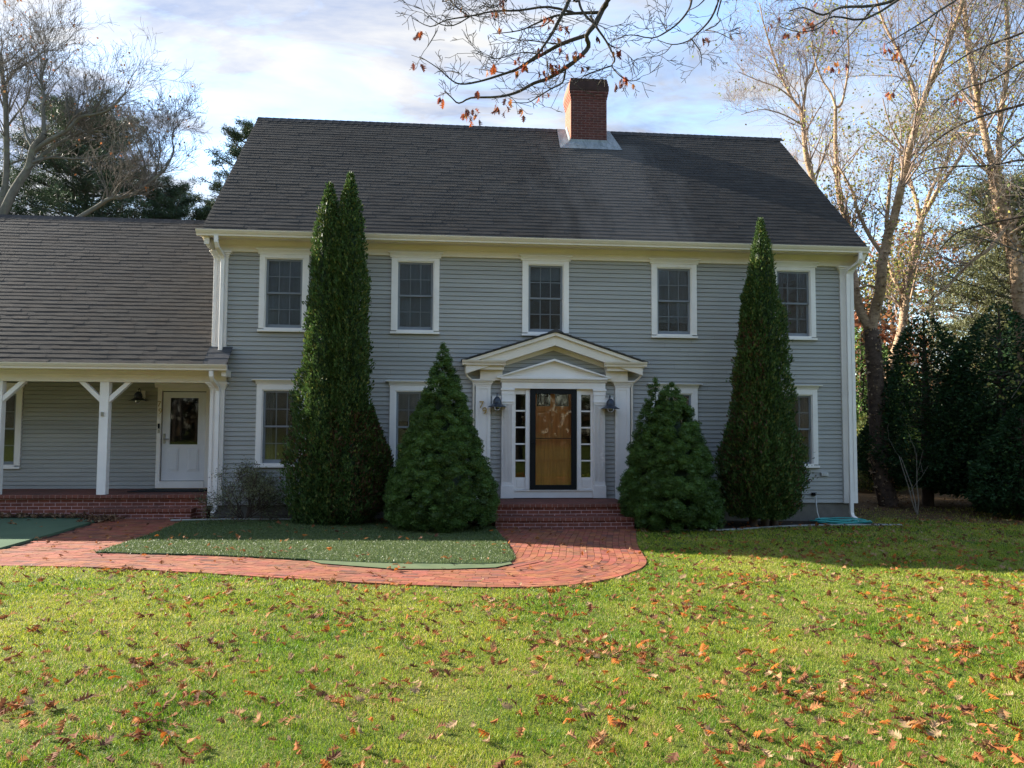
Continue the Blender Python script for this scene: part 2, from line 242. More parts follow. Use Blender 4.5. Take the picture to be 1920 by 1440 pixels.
TR = {
'birchA': [[[11.76,19.5,-0.11,0.31],[11.54,19.4,0.69,0.295],[11.48,19.44,1.25,0.2821],[11.54,19.57,1.67,0.2705],[11.47,19.52,2.94,0.2563],[11.35,19.4,4.05,0.2414],[11.35,19.5,4.64,0.2291]],[[11.35,19.5,4.64,0.1482],[11.19,19.63,5.06,0.1398],[11.16,19.79,5.49,0.1313],[11.15,19.87,5.91,0.1222],[11.26,20.16,6.38,0.1142],[11.2,20.16,7.09,0.1045],[11.25,20.37,7.72,0.0957],[11.11,20.55,8.48,0.0866],[11.12,20.68,9.32,0.0772],[11.19,20.87,10.15,0.0678],[11.29,21.0,11.36,0.0581]],[[11.29,21.0,11.36,0.0435],[11.24,21.18,11.87,0.0366],[11.11,21.36,12.28,0.0295],[10.88,21.32,12.78,0.0221],[10.85,21.5,13.52,0.0149]],[[11.29,21.0,11.36,0.0508],[11.53,21.1,11.52,0.0437],[11.74,21.17,12.28,0.0366],[11.8,21.13,12.99,0.0292],[11.75,21.12,14.02,0.0219],[11.91,21.3,15.27,0.0147]],[[11.35,19.5,4.64,0.1752],[11.51,19.53,5.25,0.1691],[11.51,19.28,5.72,0.1606],[11.52,19.19,6.39,0.1537],[11.65,19.24,6.79,0.1478],[11.66,19.08,7.23,0.1404],[11.7,18.96,7.43,0.1334],[11.79,18.95,7.78,0.1271],[11.76,18.68,8.23,0.1192],[11.92,18.76,8.68,0.1136],[11.93,18.59,9.11,0.1065],[11.99,18.43,9.58,0.0997],[12.21,18.48,10.24,0.0939],[12.44,18.46,10.87,0.0878],[12.48,18.19,11.19,0.0806],[12.86,18.21,12.0,0.0748],[13.07,18.04,12.7,0.0682],[13.24,18.0,13.54,0.0622]],[[11.86,19.4,7.32,0.0737],[11.87,19.53,7.52,0.0675],[11.97,19.6,8.11,0.061],[12.02,19.56,8.7,0.0541],[12.21,19.7,9.49,0.0477]],[[12.22,18.5,10.25,0.0575],[12.18,18.74,11.03,0.0518],[12.06,18.86,11.68,0.0456],[11.77,19.02,12.51,0.0394],[11.65,19.22,13.16,0.0332],[11.55,19.3,13.92,0.0267]],[[11.68,19.4,6.64,0.0737],[11.62,19.47,6.81,0.0673],[11.48,19.63,7.17,0.0611],[11.34,19.75,7.6,0.0546],[11.1,19.65,8.01,0.0475],[11.19,19.91,8.4,0.0413],[10.93,19.89,8.9,0.0344],[10.77,20.0,9.28,0.0276]],[[11.57,19.4,5.7,0.0469],[11.31,19.46,5.85,0.0381],[11.06,19.45,5.77,0.0291],[10.99,19.6,5.73,0.0203]]],
'birchB': [[[14.24,24.0,-0.48,0.141],[14.32,24.05,1.24,0.1413],[14.38,23.95,3.15,0.1407],[14.65,24.09,3.97,0.1415],[14.8,23.95,4.73,0.1407],[15.07,24.01,5.52,0.1411],[15.15,23.98,6.26,0.1408],[15.27,24.03,6.62,0.1411],[15.39,23.93,7.5,0.1406],[15.58,23.92,8.18,0.1405],[15.76,24.0,8.9,0.141]],[[15.76,24.0,8.9,0.0829],[15.83,24.26,9.63,0.0692],[15.82,24.46,10.15,0.0549],[15.84,24.62,10.72,0.0404],[15.86,24.8,11.3,0.0257]],[[15.76,24.0,8.9,0.0995],[16.0,23.96,9.35,0.0899],[16.03,23.64,9.67,0.0794],[16.35,23.66,10.16,0.0701],[16.56,23.35,10.62,0.0599],[17.07,23.4,11.37,0.0508],[17.37,23.17,11.85,0.0412],[17.66,23.0,12.23,0.0318]],[[15.84,24.0,9.12,0.0746],[16.23,24.13,9.97,0.065],[16.75,24.31,10.76,0.0554],[17.12,24.37,11.38,0.0455],[17.41,24.47,12.3,0.0355],[17.65,24.5,13.32,0.0254]],[[15.19,24.0,6.42,0.0746],[14.92,24.06,6.85,0.061],[14.86,24.3,7.35,0.0476],[14.9,24.5,7.86,0.0339]],[[15.14,24.0,5.98,0.0498],[14.94,24.0,6.15,0.0373],[14.65,24.2,6.43,0.0251]],[[15.05,23.5,6.25,0.0406],[15.33,23.49,7.3,0.0352],[15.73,23.56,8.03,0.0299],[16.2,23.7,8.6,0.0246]]],
'birchC': [[[14.8,18.5,-0.26,0.2173],[14.94,18.59,2.11,0.2127],[14.84,18.41,4.01,0.2052],[14.76,18.45,5.53,0.2],[14.71,18.5,6.51,0.195],[14.6,18.58,7.19,0.1902],[14.47,18.61,7.73,0.1849],[14.31,18.55,8.34,0.1787],[14.22,18.5,8.86,0.1726]],[[14.22,18.5,8.86,0.1087],[14.04,18.48,9.32,0.1022],[14.05,18.61,9.87,0.0965],[13.99,18.7,10.45,0.0905],[13.83,18.59,11.1,0.0835],[13.83,18.79,11.99,0.0779],[13.76,18.77,12.68,0.0713],[13.78,18.87,13.5,0.0652],[13.76,18.9,14.11,0.0588]],[[14.25,18.5,8.82,0.0895],[14.35,18.48,9.17,0.0839],[14.32,18.43,9.51,0.0782],[14.35,18.33,10.37,0.0724],[14.47,18.28,11.13,0.0668],[14.43,18.14,11.99,0.0609],[14.43,18.16,13.13,0.0556],[14.42,18.1,13.67,0.05]],[[14.48,18.5,7.28,0.0639],[13.95,18.35,6.68,0.0583],[13.57,18.38,6.42,0.0533],[13.16,18.33,6.08,0.0481],[12.66,18.33,5.58,0.0431],[12.09,18.2,5.2,0.0377]],[[14.35,18.2,6.99,0.0503],[14.54,18.02,7.15,0.0405],[14.8,17.9,7.33,0.0309]]],
'birchD': [[[14.22,27.0,6.03,0.1493],[13.91,26.88,9.16,0.1375],[13.64,27.01,11.05,0.1269],[13.31,26.93,12.06,0.1154],[13.29,27.06,13.3,0.1047],[13.23,27.0,13.84,0.0933]],[[13.23,27.0,13.84,0.0653],[12.91,27.09,14.29,0.0562],[12.57,27.21,15.1,0.047],[12.32,27.46,16.2,0.038],[11.98,27.45,17.34,0.0285],[11.89,27.6,18.25,0.0191]],[[13.23,27.0,13.84,0.0653],[13.27,26.84,14.46,0.0557],[13.26,26.72,14.89,0.0462],[13.43,26.64,15.08,0.0368],[13.77,26.42,16.4,0.0274],[13.96,26.4,17.39,0.0182]],[[12.87,27.0,14.25,0.0373],[12.23,26.81,14.58,0.0284],[11.38,26.7,14.79,0.0197],[10.55,26.4,14.91,0.0109]],[[13.27,27.0,13.27,0.0373],[12.43,26.82,13.58,0.0284],[11.55,26.66,13.68,0.0197],[10.64,26.4,13.34,0.0109]],[[13.64,27.0,11.05,0.0466],[13.93,26.81,12.14,0.0324],[14.14,26.4,12.79,0.0182]]],
'oakL': [[[-20.22,36.0,10.27,0.2115],[-19.73,36.08,11.54,0.1995],[-19.41,36.06,12.34,0.1869],[-19.08,36.08,13.02,0.1745],[-18.72,36.08,13.69,0.1621],[-18.5,35.94,14.49,0.149],[-18.07,36.0,15.14,0.1368]],[[-18.07,36.0,15.14,0.0995],[-18.27,36.2,16.45,0.0844],[-18.32,36.36,17.04,0.0691],[-18.56,36.54,17.92,0.0537],[-18.49,36.8,19.05,0.0381]],[[-18.52,36.0,14.34,0.112],[-17.9,35.85,14.77,0.0991],[-16.94,35.62,15.24,0.0862],[-16.34,35.53,15.84,0.0737],[-15.56,35.35,15.94,0.0611],[-14.83,35.07,16.12,0.0485],[-14.17,35.0,16.88,0.0363]],[[-18.77,36.0,13.52,0.0995],[-18.14,36.19,14.37,0.0875],[-17.51,36.37,14.98,0.0754],[-16.92,36.65,15.49,0.0633],[-16.15,36.7,15.67,0.0507],[-15.44,37.0,15.71,0.0384]],[[-18.55,36.0,13.85,0.0746],[-17.84,36.17,14.18,0.0625],[-16.96,36.5,14.25,0.0505],[-15.88,36.73,14.5,0.0381],[-15.17,37.0,14.95,0.0256]],[[-18.53,36.0,14.51,0.0746],[-19.07,36.37,15.32,0.0587],[-19.43,36.63,16.28,0.0422],[-19.89,37.0,17.05,0.0256]]],
'oakM': [[[-21.0,38.0,11.5,0.1576],[-20.86,37.93,12.51,0.1463],[-20.77,38.1,13.9,0.1361],[-20.77,37.94,15.99,0.1245],[-20.87,37.92,17.61,0.1135],[-21.07,37.95,18.68,0.1027],[-21.24,38.0,19.77,0.0919]],[[-20.91,38.0,17.64,0.0657],[-20.94,38.09,18.38,0.0559],[-20.56,38.18,19.05,0.0462],[-19.93,38.38,19.7,0.0365],[-19.44,38.5,20.24,0.0266]],[[-20.57,38.0,14.42,0.0525],[-20.17,38.27,14.73,0.0441],[-19.76,38.24,14.79,0.0352],[-19.5,38.5,15.34,0.0266]],[[-20.8,38.0,16.14,0.0525],[-20.48,38.15,16.86,0.0439],[-20.14,38.37,17.63,0.0354],[-20.0,38.5,18.75,0.0266]]],
'oakR': [[[-15.65,33.0,10.22,0.1026],[-14.95,33.09,10.75,0.0964],[-14.4,33.12,11.14,0.0899],[-13.79,32.91,11.44,0.0829],[-13.15,33.01,11.58,0.0766],[-12.72,33.09,11.89,0.0702],[-12.08,32.89,12.32,0.0633],[-11.7,33.0,12.76,0.057]],[[-11.7,33.0,12.76,0.0456],[-11.44,33.19,13.59,0.0363],[-11.55,33.26,14.3,0.0268],[-11.37,33.5,14.98,0.0174]],[[-12.69,33.0,11.86,0.0456],[-12.49,32.9,12.9,0.036],[-12.76,32.77,13.63,0.0264],[-12.87,32.5,14.11,0.0168]],[[-12.12,33.0,12.35,0.0399],[-11.83,32.76,13.3,0.0283],[-11.8,32.5,13.89,0.0168]],[[-13.83,33.0,11.46,0.0456],[-13.37,32.72,11.99,0.0377],[-12.79,32.56,12.41,0.03],[-12.34,32.5,12.7,0.0225]]],
'fore': [[[2.25,9.96,8.23,0.031],[2.16,9.91,7.76,0.0292],[2.11,10.03,7.69,0.0279],[2.01,9.99,7.47,0.0261],[1.88,9.97,7.28,0.0244],[1.93,10.09,7.19,0.023],[1.77,10.02,6.98,0.0212],[1.6,10.05,6.85,0.0196],[1.38,10.16,6.75,0.0181],[1.18,10.11,6.65,0.0163],[0.99,10.2,6.57,0.0148],[0.8,10.15,6.48,0.013],[0.6,10.08,6.42,0.0112],[0.34,10.17,6.44,0.0096],[0.18,10.29,6.41,0.008],[0.08,10.23,6.46,0.0063],[-0.02,10.24,6.55,0.0046]],[[1.93,10.23,7.42,0.0212],[1.57,10.15,7.24,0.0193],[1.31,10.22,7.11,0.0177],[1.11,10.16,6.96,0.0158],[0.94,10.09,6.82,0.0139],[0.79,10.07,6.75,0.0122],[0.51,10.08,6.65,0.0105],[0.26,10.0,6.55,0.0086],[0.1,9.92,6.54,0.0069],[-0.11,9.89,6.7,0.0051],[-0.34,9.83,6.81,0.0034]],[[2.07,10.08,7.67,0.0174],[1.74,10.1,7.65,0.0147],[1.46,10.05,7.57,0.0118],[1.22,10.07,7.47,0.009],[0.97,9.97,7.3,0.0062],[0.61,9.94,7.22,0.0034]],[[1.65,9.76,7.93,0.0236],[1.62,9.85,7.69,0.021],[1.52,9.81,7.46,0.0181],[1.4,9.81,7.22,0.0153],[1.3,9.76,7.04,0.0124],[1.18,9.75,6.87,0.0095],[1.03,9.79,6.77,0.0068]],[[1.74,10.11,7.66,0.014],[1.38,10.15,7.75,0.0125],[0.98,10.1,7.65,0.011],[0.64,10.08,7.61,0.0094],[0.32,9.83,7.39,0.0078],[-0.0,9.78,7.29,0.0063],[-0.21,9.91,7.26,0.0049],[-0.44,9.77,7.29,0.0034]],[[0.0,9.95,7.87,0.0086],[0.04,9.86,7.61,0.0074],[0.25,9.87,7.43,0.0063],[0.32,9.77,7.35,0.0051]],[[0.32,9.83,7.39,0.0068],[0.09,9.87,7.27,0.0058],[-0.12,9.88,7.3,0.0048],[-0.29,9.71,7.36,0.0037],[-0.43,9.82,7.49,0.0027]],[[1.97,10.16,7.66,0.014],[2.04,10.13,7.5,0.0125],[2.19,10.16,7.31,0.011],[2.29,10.08,7.03,0.0095],[2.28,10.22,7.0,0.0081],[2.36,10.05,6.78,0.0064],[2.52,10.12,6.75,0.005],[2.65,10.1,6.78,0.0035]],[[2.19,9.83,6.81,0.0075],[1.93,9.96,6.76,0.0062],[1.81,9.99,6.7,0.0048],[1.71,9.93,6.58,0.0034]],[[1.57,9.82,6.73,0.0102],[1.55,9.93,6.6,0.0089],[1.37,9.79,6.44,0.0074],[1.2,9.86,6.35,0.0061],[1.07,9.95,6.31,0.0048],[0.82,9.92,6.3,0.0034]],[[2.18,10.12,7.29,0.007],[2.28,10.13,7.22,0.0053],[2.37,10.08,7.19,0.0035]],[[1.46,10.08,7.59,0.0087],[1.32,10.08,7.45,0.0067],[1.09,10.02,7.37,0.0047],[0.87,9.97,7.27,0.0028]],[[1.56,10.1,7.21,0.0087],[1.32,10.06,7.2,0.0067],[1.06,10.09,7.24,0.0048],[0.89,10.11,7.21,0.0028]],[[1.31,10.21,7.1,0.0078],[1.02,10.04,7.04,0.006],[0.66,9.93,6.88,0.0043],[0.35,9.96,6.97,0.0028]],[[0.82,10.18,6.81,0.0063],[0.61,10.31,6.89,0.0046],[0.4,10.57,7.04,0.0029]],[[1.76,9.88,7.94,0.0137],[1.75,9.83,7.68,0.0125],[1.8,9.72,7.44,0.0112],[1.96,9.64,7.23,0.01]],[[0.89,10.16,8.05,0.0088],[0.78,10.17,7.83,0.007],[0.62,10.0,7.61,0.0052],[0.48,9.93,7.63,0.0034]],[[3.44,10.15,8.27,0.014],[3.44,10.29,8.04,0.0127],[3.37,10.22,7.85,0.0111],[3.25,10.28,7.7,0.0096],[3.08,10.31,7.57,0.0081],[2.86,10.25,7.44,0.0066],[2.59,10.36,7.53,0.0051],[2.44,10.4,7.5,0.0036]],[[3.84,10.21,8.33,0.0141],[3.78,10.15,7.98,0.0123],[3.75,10.36,7.84,0.0107],[3.58,10.34,7.63,0.0089],[3.4,10.34,7.47,0.0071],[3.19,10.4,7.44,0.0054],[3.02,10.54,7.57,0.0036]],[[3.39,10.15,7.4,0.007],[3.58,10.34,7.32,0.0054],[3.65,10.51,7.21,0.0036]],[[3.76,9.94,7.94,0.0086],[3.75,10.02,7.61,0.0069],[3.52,9.95,7.43,0.0052]],[[3.58,10.12,7.52,0.007],[3.66,9.88,7.37,0.0048],[3.82,9.77,7.22,0.0027]],[[3.05,10.18,7.5,0.0053],[2.98,10.22,7.67,0.0039],[2.9,10.18,7.72,0.0025]],[[3.11,10.14,7.31,0.0053],[3.03,10.25,7.23,0.0039],[2.8,10.25,7.15,0.0025]],[[3.3,10.02,7.73,0.0052],[3.39,9.84,7.71,0.0051],[3.53,9.81,7.85,0.0051]]],
'foreR': [[[7.81,11.25,9.36,0.0233],[7.25,11.23,8.88,0.0204],[6.7,11.21,8.66,0.0174],[6.03,10.99,8.47,0.0142],[5.68,10.88,8.27,0.0113],[5.39,10.9,8.38,0.0085],[5.14,10.86,8.29,0.0056]],[[7.04,10.91,8.69,0.0151],[6.36,10.89,8.25,0.0124],[5.92,11.01,8.33,0.0099],[5.49,10.8,8.04,0.0071],[5.36,10.88,8.03,0.0045]],[[8.6,11.22,9.39,0.0155],[7.76,11.21,8.63,0.0119],[7.04,10.94,8.11,0.0081],[6.65,10.86,7.85,0.0045]],[[7.16,11.11,8.21,0.0058],[6.93,10.9,7.91,0.0047],[6.77,10.72,7.67,0.0037]],[[6.63,11.09,8.59,0.0096],[6.33,11.2,8.21,0.0077],[6.0,11.07,7.83,0.0057],[5.93,11.19,7.7,0.0039]],[[7.58,10.95,8.48,0.0095],[7.16,10.87,7.74,0.0075],[7.04,11.09,7.42,0.0057],[6.87,11.04,7.19,0.0038]],[[8.85,10.96,9.24,0.0114],[8.35,10.82,8.12,0.0087],[8.01,10.86,7.44,0.0063],[7.69,10.75,7.02,0.0037]],[[5.76,10.77,8.27,0.0093],[5.53,10.66,7.96,0.0074],[5.16,10.58,7.82,0.0055],[4.84,10.57,7.89,0.0037]]],
'sweep': [[[13.67,15.64,9.58,0.0378],[12.86,15.75,9.28,0.0327],[11.94,15.72,8.99,0.0272],[11.12,15.63,8.62,0.0216],[10.51,15.66,8.19,0.0162],[10.1,15.71,7.78,0.0109]],[[13.42,15.27,11.2,0.0317],[12.51,15.25,10.65,0.0263],[11.62,15.23,10.3,0.021],[10.89,15.07,9.89,0.0156],[10.39,15.07,9.52,0.0104]],[[13.4,15.41,7.79,0.0266],[12.67,15.57,7.94,0.0237],[11.79,15.4,7.73,0.0202],[11.09,15.45,7.7,0.0171],[10.56,15.66,7.68,0.0141],[9.99,15.65,7.34,0.0108]],[[13.58,15.5,10.48,0.0268],[12.7,15.51,10.14,0.0228],[11.95,15.53,9.69,0.0188],[11.07,15.35,9.33,0.0146],[10.5,15.44,8.81,0.0107]],[[13.69,15.78,6.84,0.0273],[12.6,15.85,6.71,0.0233],[11.79,15.95,6.53,0.0193],[11.31,16.0,6.35,0.0152],[11.02,16.14,6.01,0.0112]],[[13.57,15.55,8.81,0.0269],[12.74,15.48,8.51,0.0214],[12.11,15.49,8.01,0.0161],[11.6,15.32,7.58,0.0106]]],
'foreleaf': [[-0.34,10.0,7.28],[-0.32,10.13,7.32],[-0.39,9.87,6.75],[-0.05,10.15,6.43],[0.41,9.85,6.4],[0.29,9.89,6.16],[0.26,10.09,6.19],[0.31,9.92,6.1],[0.39,9.85,6.06],[0.34,9.83,6.13],[0.68,10.12,6.37],[0.72,9.81,6.21],[0.81,9.82,6.29],[0.62,10.18,6.87],[0.59,10.11,6.86],[0.25,9.95,7.54],[0.72,9.88,7.62],[0.62,10.15,7.69],[0.77,10.12,7.46],[0.98,10.07,6.98],[0.92,10.01,6.9],[1.01,10.01,6.88],[0.97,10.19,6.92],[1.07,10.01,6.83],[1.24,9.83,6.73],[1.33,9.83,7.44],[1.39,10.04,7.47],[1.49,10.09,7.45],[1.48,10.05,7.28],[1.69,10.1,7.09],[1.74,9.92,7.0],[1.54,9.95,6.9],[1.44,9.91,6.81],[1.4,9.95,6.76],[1.25,9.91,7.04],[2.06,10.13,7.4],[2.27,9.86,7.06],[2.31,9.88,7.06],[2.4,10.09,6.77],[2.28,9.96,6.64],[2.31,9.94,6.66],[2.54,10.19,6.78],[1.31,10.16,6.53],[1.03,9.89,6.18],[1.52,9.86,7.03],[1.81,10.0,6.87],[0.72,10.03,7.76],[3.52,9.94,7.33],[1.64,10.04,7.41]],
'foreleafR': [[5.45,11.07,8.14],[5.89,11.13,7.67],[5.87,10.9,7.56],[5.94,11.06,7.59],[5.99,10.82,7.51],[6.64,10.83,7.86],[6.66,10.82,7.78],[6.85,10.85,7.77],[7.0,11.11,7.85],[6.81,10.95,7.15],[7.86,11.0,7.13],[7.87,10.98,7.16],[5.48,10.88,8.12],[4.98,10.82,8.18],[5.8,10.87,8.09],[4.97,11.14,8.23],[5.68,10.94,8.51],[5.44,10.97,8.22],[5.14,10.91,7.97]],
}

# ------------------------------------------------------------------ the house
YW = 16.2
house = empty('house', (2.15, YW, .1), 'grey clapboard colonial house with white trim, dark shingle roofs and a porch wing', 'house')
SID = np.array((.350,.342,.316))
def boards(mb, x0, x1, z0, z1, y, holes=(), expo=.0927, fn=None, clip=None, col=SID):
    """lapped clapboards; fn maps (u, out, z) to world for walls that face sideways"""
    fn = fn or (lambda u, o, z: (u, y - o, z))
    n = int(round((z1 - z0) / expo)); e = (z1 - z0) / n
    for i in range(n):
        a = z0 + i*e; b = a + e; mid = (a+b)/2
        iv = [(x0, x1)]
        if clip: iv = [clip(mid)] if clip(mid) else []
        for hx0, hx1, hz0, hz1 in holes:
            if hz0 < mid < hz1:
                nv = []
                for p, q in iv:
                    if hx1 <= p or hx0 >= q: nv.append((p, q)); continue
                    if hx0 > p: nv.append((p, hx0))
                    if hx1 < q: nv.append((hx1, q))
                iv = nv
        for p, q in iv:
            # break into random board lengths with hairline tone changes
            xs = [p]
            while q - xs[-1] > 4.2: xs.append(xs[-1] + RNG.uniform(2.4, 4))
            xs.append(q)
            for s, t in zip(xs[:-1], xs[1:]):
                c = col * (1 + RNG.uniform(-.055, .05)); t = t - .002
                w = RNG.uniform(-.0008, .0008)
                V = [fn(s,.022+w,a+.010), fn(t,.022+w,a+.010), fn(t,.006,b), fn(s,.006,b), fn(s,-.022,a+.010), fn(t,-.022,a+.010), fn(s,-.022,b), fn(t,-.022,b), fn(s,-.022,a), fn(t,-.022,a)]
                mb.add(V, [(0,1,2,3), (4,5,1,0), (3,2,7,6), (8,9,5,4)], c)

UZ0, UZ1, LZ0, LZ1 = 3.955, 5.565, 1.175, 2.875
WX = [-3.285, -.59, 2.165, 4.965, 7.645]
holes = []
for i, x in enumerate(WX):
    holes.append((x-.44, x+.44, UZ0+.05, UZ1-.05))
    if i != 2: holes.append((x-.44, x+.44, LZ0+.05, LZ1-.05))
holes.append((1.42, 3.25, .5, 2.95))
mb = MB(); boards(mb, -4.68, 8.99, .412, 5.70, YW, holes)
mb.build('siding', M['siding'], house, label='grey clapboards of the tall main front')
# gable ends and back (plain lapped walls)
mb = MB()
for X, sgn in ((-4.69, -1), (9.0, 1)):
    fn = (lambda X, sgn: (lambda u, o, z: (X + sgn*o, u, z)))(X, sgn)
    boards(mb, YW+.02, 24.1, .412, 5.8, 0, fn=fn)
    boards(mb, YW, 24, 5.8, 9.7, 0, fn=fn, clip=lambda z: (15.75 + (z-5.85)/.927, 24.45 - (z-5.85)/.927))
mb.add([(-4.6,24.05,.4),(8.9,24.05,.4),(8.9,24.05,5.8),(-4.6,24.05,5.8)], np.array([(0,1,2,3)]), SID)
mb.build('gable_wall', M['siding'], house)
mb = MB(); mb.box(-4.66, 8.97, YW+.03, YW+.28, -.3, .41); mb.box(8.7, 8.96, YW+.281, 24, -.3, .408)
mb.build('foundation', M['concrete'], house, label='stained concrete foundation strip')
# inner room faces kept dark
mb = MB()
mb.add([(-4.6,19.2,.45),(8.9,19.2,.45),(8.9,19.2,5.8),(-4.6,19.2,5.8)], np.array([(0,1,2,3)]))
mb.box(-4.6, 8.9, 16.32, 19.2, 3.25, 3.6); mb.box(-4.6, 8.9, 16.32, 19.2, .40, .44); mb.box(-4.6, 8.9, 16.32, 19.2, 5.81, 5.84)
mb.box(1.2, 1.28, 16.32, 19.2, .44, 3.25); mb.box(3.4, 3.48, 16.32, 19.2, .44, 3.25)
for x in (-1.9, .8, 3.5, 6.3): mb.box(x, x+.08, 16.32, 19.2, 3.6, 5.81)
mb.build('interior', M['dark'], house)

def window(cx, z0, z1, y, upper, w=.5, parent=house, blind=None, name='window', label=None):
    """casing with crown and sill; children: sash, muntins, pane, shade"""
    mb = MB(); c = .112; f = y - .045; bk = y + .02
    topw = .075 if upper else .115
    mb.box(cx-w, cx-w+c, f, bk, z0+.07, z1); mb.box(cx+w-c, cx+w, f, bk, z0+.07, z1)
    mb.box(cx-w+c, cx+w-c, f, bk, z1-topw, z1)
    mb.box(cx-w+c-.001, cx-w+c+.022, f+.018, y+.09, z0+.07, z1-topw+.001); mb.box(cx+w-c-.022, cx+w-c+.001, f+.018, y+.09, z0+.07, z1-topw+.001)
    mb.box(cx-w+c+.022, cx+w-c-.022, f+.018, y+.09, z1-topw-.02, z1-topw+.001)
    mb.box(cx-w-.012, cx+w+.012, f-.035, bk, z0, z0+.045); mb.box(cx-w+c+.0, cx+w-c, f-.012, y+.1, z0+.045, z0+.085)
    if upper:
        mb.prism([(f-.008, z1), (f-.012, z1+.03), (f-.03, z1+.06), (f-.05, z1+.085), (f-.055, z1+.112), (y, z1+.112), (y, z1)], 'x', cx-w-.035, cx+w+.035)
        mb.box(cx-w-.075, cx+w+.075, f-.066, y, z1+.0885, z1+.114)
    else:
        mb.prism([(f-.004, z1), (f-.02, z1+.03), (f-.05, z1+.062), (f-.06, z1+.075), (y, z1+.075), (y, z1)], 'x', cx-w-.02, cx+w+.02)
        mb.prism([(f-.075, z1+.075), (f-.08, z1+.095), (y, z1+.1), (y, z1+.075)], 'x', cx-w-.09, cx+w+.09)
    win = mb.build(name, M['trim'], parent, bevel=.003, label=label)
    ix0, ix1 = cx-w+c+.02, cx+w-c-.02; iz0, iz1 = z0+.085, z1-topw-.018; zm = (iz0+iz1)/2 + .01
    sb = MB(); mu = MB(); gl = MB()
    for (a, b, yy) in ((zm-.02, iz1, y+.005), (iz0, zm+.018, y+.036)):
        s = .045; bs = .05 if yy < y+.02 else .075
        bs0 = .038 if a > iz0 else bs
        sb.box(ix0, ix0+s, yy, yy+.03, a, b); sb.box(ix1-s, ix1, yy, yy+.03, a, b)
        sb.box(ix0+s, ix1-s, yy+.001, yy+.029, a, a+bs0); sb.box(ix0+s, ix1-s, yy+.001, yy+.029, b-.038, b)
        gx0, gx1, gz0, gz1 = ix0+s, ix1-s, a+bs0, b-.038
        gl.box(gx0, gx1, yy+.013, yy+.017, gz0, gz1)
        for k in (1, 2):
            xx = gx0 + (gx1-gx0)*k/3; mu.box(xx-.008, xx+.008, yy+.006, yy+.012, gz0, gz1)
        zz = (gz0+gz1)/2; mu.box(gx0, gx1, yy+.0065, yy+.0115, zz-.008, zz+.008)
    sb.build('sash', M['sash'], win, bevel=.003); mu.build('muntins', M['muntin'], win); gl.build('pane', M['glass'], win)
    if blind:
        kind, a, b = blind
        bb = MB(); Y0 = y + .11; xs = np.linspace(ix0+.02, ix1-.02, 40)
        za = iz0 + (iz1-iz0)*a; zb = iz0 + (iz1-iz0)*b
        if kind == 'shade':
            bb.box(ix0+.015, ix1-.015, Y0, Y0+.006, za, zb)
            bb.box(ix0+.01, ix1-.01, Y0-.006, Y0+.012, za-.02, za)
            bb.build('shade', M['blind'], win)
        else:
            for side in (0, 1):
                s0, s1 = (ix0+.01, ix0+.24) if side == 0 else (ix1-.24, ix1-.01)
                n = 24; u = np.linspace(0, 1, n); V = []
                for zi, t in ((za, 0), (za + (zb-za)*.5, .5), (zb, 1)):
                    k = .55 + .45*abs(t-.35)/.65
                    xx = (s0 + (s1-s0)*u*k) if side == 0 else (s1 - (s1-s0)*u*k)
                    for q in range(n): V.append((xx[q], Y0 + .02*math.sin(u[q]*26), zi))
                F = [(r*n+q, r*n+q+1, (r+1)*n+q+1, (r+1)*n+q) for r in range(2) for q in range(n-1)]
                bb.add(V, F)
            bb.build('curtain', M['curtain'], win)
    return win
ub = [('shade',.0,1), ('shade',0,1), ('shade',.8,1), ('shade',.2,1), ('curtain',0,1)]
lb = [('curtain',0,1), ('shade',.6,1), None, ('curtain',0,1), ('curtain',0,1)]
for i, x in enumerate(WX):
    window(x, UZ0, UZ1, YW, True, blind=ub[i])
    if i != 2: window(x, LZ0, LZ1, YW, False, blind=lb[i])

# frieze, soffit, fascia
mb = MB()
mb.box(-4.70, 9.01, YW-.055, YW+.02, 5.60, 5.82)
mb.prism([(YW-.055,5.735),(YW-.075,5.75),(YW-.10,5.785),(YW-.13,5.82),(YW-.055,5.82)], 'x', -4.71, 9.02)
mb.build('frieze_board', M['cream'], house, bevel=.003)
mb = MB()
mb.box(-4.86, 9.14, 15.80, 16.25, 5.82, 5.845)                       # soffit
mb.box(-4.86, 9.14, 15.78, 15.80, 5.80, 5.945)                        # fascia
for s, xe in ((-1, -4.70), (1, 9.01)):                                # eave returns, tapering back to the wall
    mb.prism([(xe, 5.60), (xe + s*.05, 5.61), (xe + s*.155, 5.80), (xe + s*.155, 5.8195), (xe, 5.8195)], 'y', 15.86, 16.2)
mb.build('soffit', M['cream'], house, bevel=.003)
def gutter(x0, x1, y, z, name='gutter', parent=house, depth=.115, h=.115):
    mb = MB(); p = [(y, z), (y-.055, z+.0), (y-.062, z+.03), (y-.085, z+.055), (y-depth, z+h-.02), (y-depth-.006, z+h), (y-depth+.012, z+h), (y-.075, z+.06), (y-.05, z+.012), (y-.006, z+.012), (y-.006, z+h), (y, z+h)]
    mb.prism(p, 'x', x0, x1); mb.prism([(y-.001,z+.001),(y-.05,z+.001),(y-.06,z+.03),(y-.083,z+.055),(y-depth+.002,z+h-.02),(y-depth+.001,z+h-.001),(y-.001,z+h-.001)], 'x', x0-.002, x0+.006)
    mb.prism([(y-.001,z+.001),(y-.05,z+.001),(y-.06,z+.03),(y-.083,z+.055),(y-depth+.002,z+h-.02),(y-depth+.001,z+h-.001),(y-.001,z+h-.001)], 'x', x1-.006, x1+.002)
    return mb.build(name, M['cream'], parent)
gutter(-4.93, 9.13, 15.778, 5.82)
